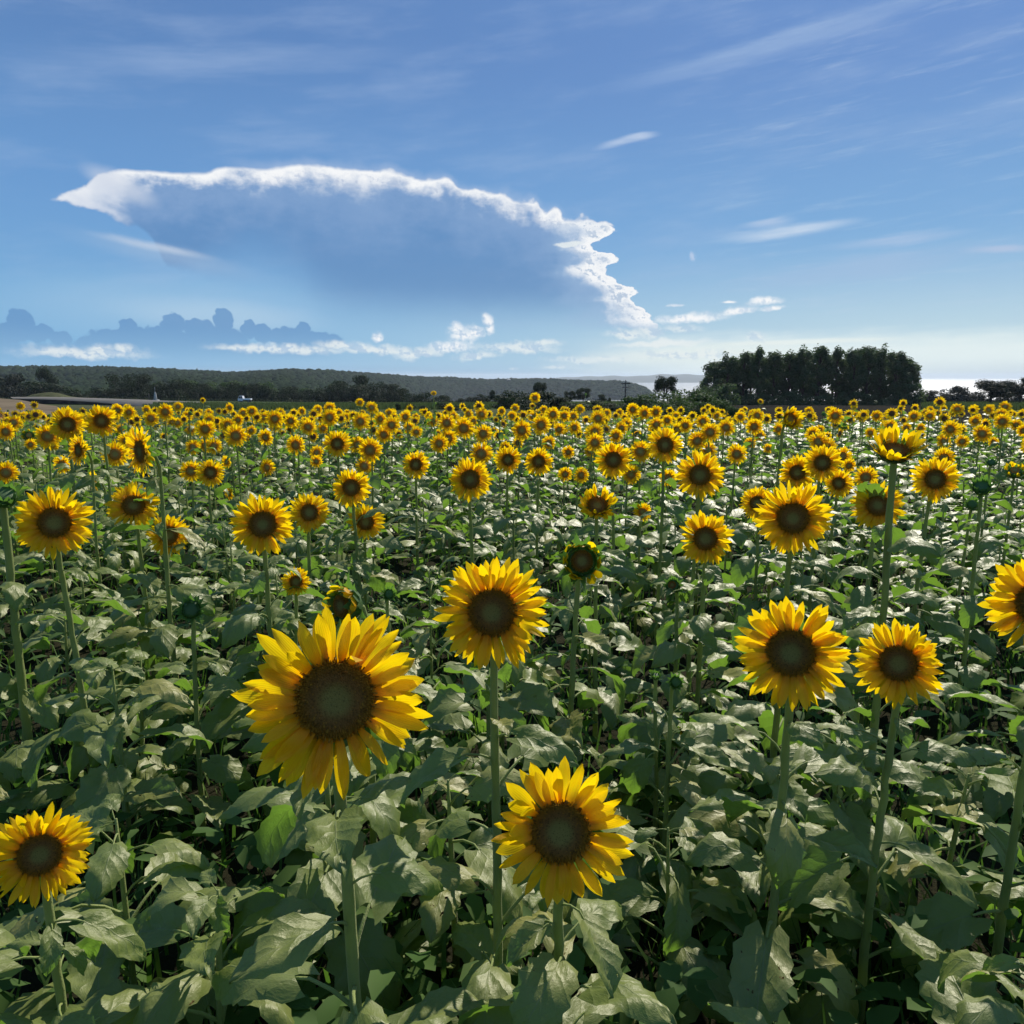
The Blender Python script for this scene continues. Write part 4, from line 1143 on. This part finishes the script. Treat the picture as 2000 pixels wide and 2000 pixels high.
# ------------------------------------------------------------------ the flowers one can tell apart: (px, py, width px, kind, yaw, pitch, size m, label)
O_, C_, H_, B_ = 'open', 'cup', 'half', 'bud'
HAND = [
 (655, 1366, 372, O_, 4, 14, .30, 'largest sunflower, broad brown disc with long loose yellow petals, in the foreground'),
 (961, 1196, 220, O_, -3, 10, .24, 'sunflower with green-centred disc directly above the lowest middle sunflower'),
 (1094, 1625, 290, O_, 0, 18, .26, 'big low sunflower with green centre at the middle bottom'),
 (77, 1668, 200, O_, 3, 12, .20, 'sunflower with orange-brown ring cut off in the lower left corner'),
 (1545, 1275, 218, O_, -8, 12, .25, 'large sunflower left of its smaller twin in the lower right'),
 (1755, 1296, 168, O_, -8, 16, .20, 'smaller sunflower right of its larger twin in the lower right'),
 (2034, 1180, 205, O_, -18, 8, .25, 'sunflower cut by the right edge, only its left petals showing'),
 (106, 1021, 137, O_, 5, 8, .25, 'broad sunflower beside the tall green bud at the left edge'),
 (261, 988, 97, O_, 0, 30, .25, 'sunflower half hidden behind a long green leaf at left'),
 (329, 1045, 82, O_, 22, 4, .21, 'narrow sunflower crossed by a thick bare stalk at left'),
 (513, 1024, 120, O_, 3, 6, .25, 'wide sunflower with ragged petals left of the centre, lower of a touching pair'),
 (604, 1001, 78, O_, 10, 10, .22, 'sunflower with a bent petal across its disc, right of a wider one'),
 (686, 952, 77, O_, -2, 5, .23, 'sunflower above another whose disc is crossed by a leaf'),
 (714, 1020, 74, O_, 8, 16, .23, 'sunflower with a grey leaf crossing its disc, left of centre'),
 (578, 1136, 58, O_, 5, 8, .15, 'small low yellow sunflower above the largest flower'),
 (676, 1182, 104, H_, -48, 8, .16, 'half-open sunflower turned left, peeking above the largest flower'),
 (918, 936, 85, O_, 4, 6, .25, 'sunflower on a straight stalk just left of the centre line'),
 (812, 907, 55, O_, 0, 4, .22, 'neat round sunflower standing alone in the middle of the field'),
 (1052, 901, 57, O_, 2, 6, .22, 'sunflower with dark stalk just right of the centre line'),
 (1167, 988, 92, C_, 2, 38, .22, 'sunflower with upswept petals, face tilted to the sky'),
 (1135, 1096, 98, H_, 6, 14, .19, 'closed dark sunflower with a ring of green bracts and one orange petal'),
 (1198, 898, 72, O_, 0, 5, .23, 'full sunflower left of the one with the raised top petals'),
 (1299, 869, 72, O_, 2, 10, .23, 'sunflower with three raised top petals on a thick stalk'),
 (1367, 928, 94, O_, 0, 6, .24, 'broad bright sunflower above another at right of centre'),
 (1378, 1052, 106, O_, -4, 12, .22, 'sunflower with pointed petals below the broad bright one'),
 (1549, 1012, 142, O_, -3, 8, .26, 'very broad sunflower in front of three smaller ones at right'),
 (1479, 983, 66, O_, -14, 14, .21, 'sunflower partly hidden behind the very broad one'),
 (1557, 923, 68, O_, 0, 6, .22, 'left sunflower of the close cluster at right'),
 (1606, 904, 72, O_, 4, 6, .22, 'upper sunflower of the close cluster at right'),
 (1638, 944, 56, O_, 0, 8, .20, 'round sunflower below the close cluster at right'),
 (1714, 988, 100, O_, 2, 26, .24, 'sunflower behind the thick pale stalk with a grey leaf in front'),
 (1826, 936, 88, O_, 6, 8, .24, 'full sunflower right of the thick pale stalk'),
 (1748, 884, 130, C_, 0, 60, .23, 'upturned cup-shaped sunflower on the thickest stalk at right'),
 (1691, 932, 46, O_, -5, 8, .20, 'sunflower peeping out left of the cup-shaped one'),
 (1543, 820, 62, C_, 34, 22, .21, 'tall sunflower turned right with its green back showing, before the grove'),
 (276, 882, 98, O_, -60, -2, .24, 'large nodding sunflower seen from the side on a thick bent stalk'),
 (155, 879, 62, O_, -56, 4, .22, 'sunflower turned left on a hooked stalk'),
 (185, 940, 44, O_, -72, 0, .20, 'sunflower in profile with a dark back, below the hooked stalk'),
 (132, 829, 67, O_, 3, 6, .25, 'tall sunflower above the left edge of the field, left of a pair'),
 (198, 822, 62, O_, 0, 6, .24, 'tall sunflower above the left edge of the field, right of a pair'),
 (93, 852, 50, O_, 4, 6, .23, 'sunflower just below the left one of the tall pair'),
 (225, 887, 52, O_, 4, 8, .23, 'sunflower between the hooked stalk and the nodding flower'),
 (12, 923, 46, O_, 0, 8, .22, 'sunflower cut by the left edge with a leaf below it'),
 (411, 923, 56, O_, 18, 6, .23, 'taller and narrower sunflower of an overlapping pair at left'),
 (373, 920, 43, O_, 0, 5, .20, 'smaller rounder sunflower of an overlapping pair at left'),
 (461, 851, 45, O_, 2, 10, .22, 'dark-faced sunflower in the dense rows left of centre'),
 (659, 867, 55, O_, 0, 6, .24, 'sunflower with ragged petals left of a slightly smaller one'),
 (723, 879, 50, O_, -8, 6, .23, 'sunflower right of the ragged-petalled one'),
 (906, 836, 43, O_, 0, 4, .22, 'dark-centred sunflower in the back rows near the centre'),
 (992, 898, 54, O_, 2, 6, .22, 'sunflower beside the one with the dark stalk'),
 (940, 886, 48, O_, 0, 18, .22, 'sunflower behind a small leaf near the centre'),
 (1251, 882, 46, O_, 0, 20, .21, 'sunflower striped by a leaf left of the raised-petal one'),
 (1232, 926, 42, O_, 24, 8, .19, 'sunflower with a leaf crossing it below the raised-petal one'),
 (1305, 933, 36, O_, 0, -6, .18, 'dark-faced sunflower with faded petals behind the thick stalk'),
 (1439, 887, 42, O_, 6, 6, .20, 'rounded sunflower right of the broad bright one'),
 (1255, 1000, 38, O_, 10, 0, .16, 'yellow sunflower hidden by a dark leaf'),
 (521, 913, 36, O_, 40, 4, .22, 'narrow turned sunflower at left of centre'),
 (578, 869, 40, O_, -14, 6, .22, 'sunflower with a drooping leaf at its right'),
 (1844, 895, 42, O_, 0, 8, .20, 'small sunflower above the full one at right'),
 (8, 968, 96, B_, 20, 55, .19, 'large green bud with spiky bracts at the left edge on a thick pale stalk'),
 (373, 1190, 70, B_, 0, 20, .13, 'dark green bud with pointed bracts on a slim stalk at left'),
 (760, 1160, 40, B_, 10, 18, .10, 'small dark bud right of the half-open sunflower'),
 (1314, 1144, 52, B_, -20, 30, .11, 'spiky green bud on a slim stalk right of centre'),
 (1281, 1320, 34, B_, 0, 70, .08, 'tiny pale green bud, left of two on thin stalks'),
 (1320, 1332, 46, B_, 10, 20, .10, 'small round bud, right of two on thin stalks'),
 (1346, 1428, 44, H_, -20, -4, .11, 'half-open little flower drooping among leaves at right of centre'),
 (1917, 952, 62, B_, -10, 50, .15, 'feathery light green bud leaning left near the right edge'),
 (1982, 922, 42, H_, 0, 50, .15, 'dark orange withering flower on a thick stalk by the right edge'),
 (1899, 985, 38, B_, 0, 20, .11, 'dark bud low beside the feathery green one'),
 (1936, 903, 30, B_, 0, 40, .10, 'small dark bud above the feathery green one'),
 (847, 768, 12, O_, 0, 40, .10, 'tiny flower at the top of a tall branching stalk'),
 (1045, 777, 22, O_, 0, 4, .17, 'pale yellow sunflower rising above the back rows'),
]
# smaller ones, farther back: (px, py, width, yaw, pitch, kind)
MID = [(27,825,31),(12,843,37),(122,907,38,-30),(248,861,35),(295,817,31),(323,804,34,12),(365,813,23),(230,801,27),(252,805,26,20),(286,800,18),(348,794,21),(401,838,40,14),(449,796,20,-34),(445,830,31,14),(377,873,31,16),(418,871,33,20),
 (443,902,26,-45),(448,964,28,-50),(347,826,23),(408,820,24),(492,803,23),(300,824,20),(60,868,24),(48,812,18),(75,808,18),(519,854,34),(537,818,36),(568,822,29),(602,834,34,0,14),(644,797,25),(621,800,20),(703,786,18,0,20),(726,796,25,10),(704,823,36),
 (743,818,26),(765,830,34),(750,849,34),(799,835,25),(792,814,26),(873,826,36),(944,847,38),(941,809,29),(858,866,38),(876,856,36,10),(619,884,30,-12),(618,901,26),(699,869,36,0,14),(712,910,38,10,24),(1072,865,31),(1362,861,40),(1387,844,40,4,14),(1418,835,36),
 (1373,823,30),(1339,831,29),(1162,843,36),(1162,864,38,0,16),(1203,851,30),(1122,835,28,22),(1092,839,27),(1080,809,29),(1102,812,24),(1120,813,23),(1057,830,40,0,10),(1019,840,42,14),(1168,817,34,6,20),(1236,800,27),(1259,807,27),(1281,805,27),(1133,799,20),
 (1214,836,27,20),(1282,829,30),(1303,821,24),(1110,883,27),(1153,882,26,0,20),(1104,926,30),(1135,928,34,24),(1383,879,36,0,30),(1446,814,23),(1484,851,25),(1041,814,22),(1598,863,42,20),(1588,848,32),(1614,873,42,14,16),(1645,891,38,12),(1658,909,30,20),
 (1856,838,35),(1843,862,32,30),(1879,862,27),(1918,847,38,10),(1905,822,25),(1631,812,33,8),(1580,803,19,0,20),(1673,810,17,0,20),(1712,812,23),(1738,809,23),(1785,813,25),(1816,812,24,0,16),(1817,801,18),(1870,799,26,0,34),(1902,799,20,0,24),(1931,800,22),
 (1963,794,24,0,34),(1955,809,26,0,26),(1843,798,14),(1739,832,28,0,20),(1500,876,20),(1940,863,22,30),(40,793,17),(190,800,16),(408,806,18),(475,806,20),(465,820,24),(515,815,22),(548,806,20),(590,803,18),(662,806,18),(675,815,20),(760,806,18),(812,815,18),(838,812,18),
 (885,812,20),(915,808,20),(925,822,22),(980,803,18),(1000,812,20),(1006,797,18),(1062,800,18),(1185,806,18),(1210,806,18),(1320,812,18),(1352,812,18),(1400,812,20),(1470,808,18,0,20),(1520,838,24),(1465,866,26),(1700,845,22),(1770,835,20,0,20),(1798,836,20),(1985,830,24,0,14)]

plants = []      # (x, y, head z) of placed flowers for spacing
def place(px, py, wpx, D):
    """distance from the apparent width, nudged so that the head stands at a believable height"""
    best = None
    for k in np.linspace(.72, 1.3, 30):
        d = D * k * FPX / wpx; h = at(px, py, d).z - gz(0, d)
        pen = abs(k - 1) * 1.0 + max(0, .95 - h) * 3 + max(0, h - 1.45) * 3
        if best is None or pen < best[0]: best = (pen, d, D * k)
    return at(px, py, best[1]), best[2]
rs = random.Random(5)
occ = []
for px, py, wpx, kind, yaw, pitch, D, lb in HAND:
    hp_, D_ = place(px, py, wpx, D)
    det = 2 if wpx >= 54 or hp_.y < 4.2 else 1
    sr = None
    if px in (8,): sr = .016
    if px in (1748,): sr = .0135
    ct = 'sunflower'
    sunflower(hp_, D_, kind, yaw, pitch, lb, ct, 'sunflowers standing out in the front and middle rows', det, rs, lean=(rs.uniform(-.03, .03), rs.uniform(0, .05)), sr=sr)
    plants.append((hp_.x, hp_.y, hp_.z)); occ.append((px, py, wpx))
    if px in (261, 714, 1714, 1255, 1232, 1251):      # a leaf of its own rises in front of the face
        r_ = root_last[0]; fz_ = hp_.z - r_.location.z - D_ * .62; sd = 1 if px in (261, 1232, 1251) else -1
        m4 = Matrix.Translation((0, -.02, fz_)) @ Matrix.Rotation(PI + sd * .75, 4, 'Z') @ Matrix.Rotation(R(62), 4, 'X') @ Matrix.Scale(D_ * .92, 4)
        link('leaf', LEAF[3 if sd > 0 else 6], r_, mtx=m4)
    if px in (847, 1045):
        r_ = root_last[0]; H_ = hp_.z - r_.location.z; k_ = 1 if px == 847 else .7
        for sx, z0, w_, h_ in (((-1, .62, .10, .22), (1, .70, .16, .12), (-1, .78, .05, .13)) if px == 847 else ((1, .80, .07, .14),)):
            mb = MB(); z0 = H_ * z0
            tube(mb, [(0, -.01, z0), (sx * w_ * .4, -.02, z0 + h_ * .5), (sx * w_ * .8, -.02, z0 + h_ * .95), (sx * w_ * 1.1, -.02, z0 + h_), (sx * w_ * 1.35, -.02, z0 + h_ * .8)], [.006, .005, .004, .004, .005], 6)
            br = link('branch', mb.mesh('branch', M_stem), r_)
            link('bud', rs.choice(LO['calyx']['bud']), br, loc=(sx * w_ * 1.35, -.02, z0 + h_ * .76), scale=.05)
def zone(px):
    if px < 250: return 'below the gravel road at left'
    if px < 560: return 'below the far white truck'
    if px < 860: return 'below the big dark trees left of centre'
    if px < 1230: return 'below the headland in the middle'
    if px < 1440: return 'below the green hedge left of the grove'
    if px < 1800: return 'below the tall dark grove'
    return 'below the meadow at the right edge'
def back_label(px, wpx, kind):
    sz = 'medium-sized' if wpx > 29 else 'small'
    if kind == 'bud': return 'closed green sunflower bud in the back rows ' + zone(px)
    if kind == 'half': return 'half-open sunflower with green bracts in the back rows ' + zone(px)
    if kind == 'cup': return 'cup-shaped upturned sunflower in the back rows ' + zone(px)
    return '%s open sunflower in the %s rows %s' % (sz, 'middle' if wpx > 29 else 'back', zone(px))
ALIAS = {0: 'the largest foreground sunflower', 1: 'the green-centred sunflower above the lowest one', 2: 'the lowest middle sunflower', 3: 'the corner sunflower at lower left', 4: 'the larger lower-right sunflower',
 5: 'the smaller lower-right sunflower', 7: 'the broad sunflower by the left bud', 10: 'the wide ragged sunflower left of centre', 13: 'the leaf-crossed sunflower left of centre', 14: 'the little low sunflower', 16: 'the straight-stalked sunflower near the centre line',
 17: 'the lone round sunflower mid-field', 18: 'the dark-stalked sunflower near the centre', 19: 'the sky-facing upswept sunflower', 20: 'the closed sunflower with green bracts', 21: 'the full sunflower beside the raised-petal one', 22: 'the raised-petal sunflower',
 23: 'the broad bright sunflower right of centre', 24: 'the pointed-petal sunflower right of centre', 25: 'the very broad right-hand sunflower', 28: 'the close cluster at right', 31: 'the full sunflower beside the thick stalk', 32: 'the cup-shaped sunflower',
 34: 'the tall turned sunflower before the grove', 35: 'the big nodding sunflower', 39: 'the tall pair at upper left', 40: 'the sunflower under the tall pair', 45: 'the dark-faced sunflower left of centre', 46: 'the ragged sunflower of mid-field', 48: 'the dark-centred back-row sunflower',
 59: 'the big bud at the left edge', 60: 'the dark green bud at left', 63: 'the spiky bud right of centre', 67: 'the feathery bud at right', 71: 'the branching stalk', 72: 'the pale sunflower above the back rows'}
anchors = [(HAND[k][0], HAND[k][1], v) for k, v in ALIAS.items() if k < len(HAND)]
named = {}
def relabel(root, px, py, head):
    ax, ay, al = min(anchors, key=lambda a: (a[0] - px) ** 2 + (a[1] - py) ** 2)
    dx, dy = px - ax, py - ay
    if abs(dx) > 2.2 * abs(dy): d = 'right of' if dx > 0 else 'left of'
    elif abs(dy) > 2.2 * abs(dx): d = 'below' if dy > 0 else 'above'
    else: d = ('low' if dy > 0 else 'up') + (' and right of' if dx > 0 else ' and left of')
    named.setdefault((head, d, al), []).append((math.hypot(dx, dy), root))
def write_labels():
    words = ['nearest', 'second', 'third', 'fourth', 'fifth', 'sixth', 'seventh', 'eighth', 'ninth', 'tenth']
    for (head, d, al), lst in named.items():
        lst.sort(key=lambda q: q[0])
        for i, (_, r_) in enumerate(lst):
            r_['label'] = ('%s %s %s' % (head, d, al)) if len(lst) == 1 else '%s, %s one %s %s' % (head, words[min(i, 9)], d, al)
count = len(HAND)
for q in MID:
    px, py, wpx = q[:3]; yaw = q[3] if len(q) > 3 else rs.uniform(-24, 24); pitch = q[4] if len(q) > 4 else rs.uniform(-8, 22)
    hp_, D_ = place(px, py, wpx, .23)
    r_ = sunflower(hp_, D_, 'open', yaw, pitch, back_label(px, wpx, 'open'), 'sunflower', 'sunflowers ' + zone(px), 1, rs, lean=(rs.uniform(-.03, .03), 0))
    if wpx >= 22: relabel(r_, px, py, 'middling sunflower' if wpx > 29 else 'small sunflower')
    plants.append((hp_.x, hp_.y, hp_.z)); occ.append((px, py, wpx)); count += 1

# leafy plants between them: short, no flower yet
def project(x, y, z):
    v = Matrix.Rotation(TILT, 3, 'X') @ Vector((x, y, z - EYE)); return 1000 + FPX * v.x / v.y, 1000 - FPX * v.z / v.y
def blocks(x, y, top):
    for hx, hy, hz in plants:
        if hy <= y - .05 or hy > 9: continue
        t = y / hy; lx = hx * t; lz = EYE + (hz - .12 - EYE) * t
        if abs(lx - x) < .17 and top > lz: return True
    return False
fill = []
tries = 0
while len(fill) < 96 and tries < 20000:
    tries += 1
    y = .75 + 8.6 * rs.random() ** 1.05; x = rs.uniform(-.72, .72) * (y + .55)
    mind = .30 + .02 * y
    if any((x - a) ** 2 + (y - b) ** 2 < (mind * .8) ** 2 for a, b, c_ in plants if b < 10) or any((x - a) ** 2 + (y - b) ** 2 < mind ** 2 for a, b in fill): continue
    top = rs.uniform(.62, .98)
    if y < 1.5: top = min(top, .50 + .2 * y)
    if blocks(x, y, top): top = .62
    if blocks(x, y, top): continue
    fill.append((x, y)); 
    root = empty('sunflower_plant', (x, y, gz(x, y)))
    pxl = project(x, y, top)[0]
    nearfar = 'front' if y < 3 else ('middle' if y < 6 else 'farther')
    tag(root, 'leafy flowerless sunflower plant in the %s rows, %s part of the field' % (nearfar, 'left' if pxl < 700 else ('centre' if pxl < 1300 else 'right')), 'plant', 'flowerless leafy plants between the flowers')
    relabel(root, *project(x, y, gz(x, y) + top * .8), 'leafy flowerless plant')
    mb = MB(); r0 = rs.uniform(.006, .011); tp = Vector((rs.uniform(-.05, .05), rs.uniform(-.05, .05), top))
    tube(mb, [(0, 0, -.05), tp * .4, tp * .75, tp * .93], [r0 * 1.2, r0, r0 * .8, r0 * .4], 7); link('stem', mb.mesh('stem', M_stem), root)
    nl = 15 if y < 6 else 11
    for z, a, s in leaf_plan(rs, top, nl, 1.05, .12) + [(top * .9, rs.uniform(0, 6), .10), (top * .91, rs.uniform(0, 6), .09), (top * .92, rs.uniform(0, 6), .08)]:
        m4 = leaf_matrix(rs, z, a, s); m4.translation = tp * (z / top); link('leaf', rs.choice(LEAF), root, mtx=m4)

write_labels()
# more of the field behind: rows of plants at random, the larger ones as things of their own, the rest as one mass
cands = []
y = 6.2
while y < 23.5:
    sp = .50 + .004 * y
    half = .70 * y + .8
    x = -half
    while x < half:
        cx, cy = x + rs.uniform(-.2, .2), y + rs.uniform(-.22, .22)
        cands.append((cx, cy)); x += sp
    y += .62
rs.shuffle(cands)
field = []
for x, y in cands:
    if any((x - a) ** 2 + (y - b) ** 2 < .30 ** 2 for a, b, c_ in plants): continue
    D = rs.uniform(.18, .26); wpx = D * FPX / y
    h = rs.gauss(1.15, .13) - .006 * y; h = max(.75, min(1.42, h))
    if rs.random() < .04: h += .16
    z = gz(x, y) + h; ppx, ppy = project(x, y, z)
    kind = 'open' if rs.random() < .72 else rs.choice(('bud', 'bud', 'cup', 'half'))
    if y < 13:
        hit = False
        for ox, oy, ow in occ:
            rr_ = (ow + wpx) * .55
            if abs(ox - ppx) < rr_ and abs(oy - ppy) < rr_ and ow > 28: hit = True; break
        if hit:
            kind = 'none'
            h = rs.uniform(.75, .95)
        elif y < 10 and rs.random() < .25: kind = 'none'; h = rs.uniform(.8, 1.0)
    if kind == 'none' and blocks(x, y, h): h = .7
    if y > 12 and kind != 'none':
        keep = np.interp(ppx, [0, 900, 1400, 1600, 2000], [.86, .82, .66, .50, .52])
        if rs.random() > keep: kind = 'none'; h = min(h, 1.0)
    field.append((y, x, D, h, kind))
field.sort()
mass = MB()
LOWPET = [petals_mesh(40 + s, 'open', 2, 1, 15) for s in range(5)]
lowdisc = MB(); lowdisc.add([(0, 0, .09)] + [(.45 * math.cos(k * PI / 5), .45 * math.sin(k * PI / 5), .03) for k in range(10)], [[0, 1 + k, 1 + (k + 1) % 10] for k in range(10)])
lowcal = calyx_mesh(90, 'open', False); lowbud = calyx_mesh(91, 'bud', False)
mass_leaf = MB()
for y, x, D, h, kind in field:
    px = project(x, y, gz(x, y) + h)[0]
    infr = -60 < px < 2060
    yaw, pitch = rs.uniform(-28, 28), rs.uniform(-8, 24)
    if rs.random() < .12: yaw += rs.choice((-60, 60))
    if rs.random() < .10: pitch += 25
    base = gz(x, y)
    if kind != 'none' and infr and count < 262:
        count += 1
        hp_ = Vector((x, y, base + h))
        sunflower(hp_, D * (.55 if kind == 'bud' else 1), kind, yaw, pitch if kind == 'open' else pitch + 20, back_label(px, D * FPX / y, kind), 'sunflower', 'sunflowers ' + zone(px), 1, rs)
        continue
    mt = Matrix.Translation((x, y, base))
    tube(mass, [(x, y, base), (x + .01, y, base + h * .6), (x, y + .02, base + h - .04)], [.011, .009, .007], 4, 0, False)
    for z, a, s in leaf_plan(rs, h, 9, 1.15, .28):
        mass.merge(rs.choice(LEAF_XLO), mt @ leaf_matrix(rs, z, a, s), {0: 1, 1: 0})
    if kind == 'none': continue
    hp_ = Vector((x, y, base + h)); n_ = facing(hp_, yaw, pitch)
    m4 = Matrix.Translation(hp_) @ frame(n_, rs.uniform(0, 6.28)) @ Matrix.Scale(D / 2, 4)
    if kind == 'bud': mass.merge(lowbud, m4 @ Matrix.Scale(.55, 4), {0: 2}); continue
    mass.merge(rs.choice(LOWPET), m4, {0: 3}); mass.merge(lowdisc, m4, {0: 4}); mass.merge(lowcal, m4, {0: 2})
M_disc_far = simple('seed_disc_far', (0.09, 0.044, 0.012), (0.15, 0.07, 0.018), 0.8, 30.0)
tag(link('sunflower_field', mass.mesh('sunflower_field', [M_stem, M_leaf, M_calyx, M_petal, M_disc_far])), 'hundreds of small distant sunflowers merging into one yellow band', 'sunflower field', None, 'stuff')

# weeds, grass and low leaves on the soil
mb = MB()
for _ in range(15000):
    y = .7 + 11 * rs.random() ** 1.35; x = rs.uniform(-.75, .75) * (y + .6); z = gz(x, y)
    t = rs.random()
    if t < .55:      # grass blade
        h = rs.uniform(.10, .34); a = rs.uniform(0, 6.28); wv = rs.uniform(.003, .007); bx, by = math.cos(a) * h * .5, math.sin(a) * h * .5
        px_, py_ = -math.sin(a) * wv, math.cos(a) * wv
        mb.add([(x - px_, y - py_, z), (x + px_, y + py_, z), (x + bx * .35 + px_, y + by * .35 + py_, z + h * .65), (x + bx * .35 - px_, y + by * .35 - py_, z + h * .65), (x + bx, y + by, z + h * .95)], [[0, 1, 2, 3], [3, 2, 4]])
    else:            # small broad weed leaf
        h = rs.uniform(.03, .40); s = rs.uniform(.03, .075); a = rs.uniform(0, 6.28)
        m4 = Matrix.Translation((x, y, z + h)) @ Matrix.Rotation(a, 4, 'Z') @ Matrix.Rotation(rs.uniform(-.8, .3), 4, 'X')
        vs = [m4 @ Vector(p) for p in ((0, 0, 0), (.45 * s, .5 * s, .12 * s), (0, .55 * s, 0), (-.45 * s, .5 * s, .12 * s), (.35 * s, 1.2 * s, 0), (0, 1.25 * s, -.1 * s), (-.35 * s, 1.2 * s, 0), (0, 1.8 * s, -.3 * s))]
        mb.add(vs, [[0, 1, 2], [0, 2, 3], [1, 4, 5, 2], [3, 2, 5, 6], [4, 7, 5], [6, 5, 7]])
tag(link('weeds', mb.mesh('weeds', M_weed)), 'grass and low weeds covering the soil under the sunflowers', 'weeds', None, 'stuff')

# ------------------------------------------------------------------ the air
m = newmat('haze')
o = N('ShaderNodeOutputMaterial'); pv = N('ShaderNodeVolumePrincipled')
pv.inputs['Color'].default_value = (0.80, 0.90, 1.0, 1); pv.inputs['Density'].default_value = 0.00008; pv.inputs['Anisotropy'].default_value = 0.2
m.node_tree.links.new(pv.outputs[0], o.inputs['Volume'])
mb = MB(); box(mb, (-18500, -60, -56), (18500, 18500, 42)); hz_o = link('haze', mb.mesh('haze', m, False)); tag(hz_o, 'thin blue air between the field and the far hills', 'haze', None, 'stuff')
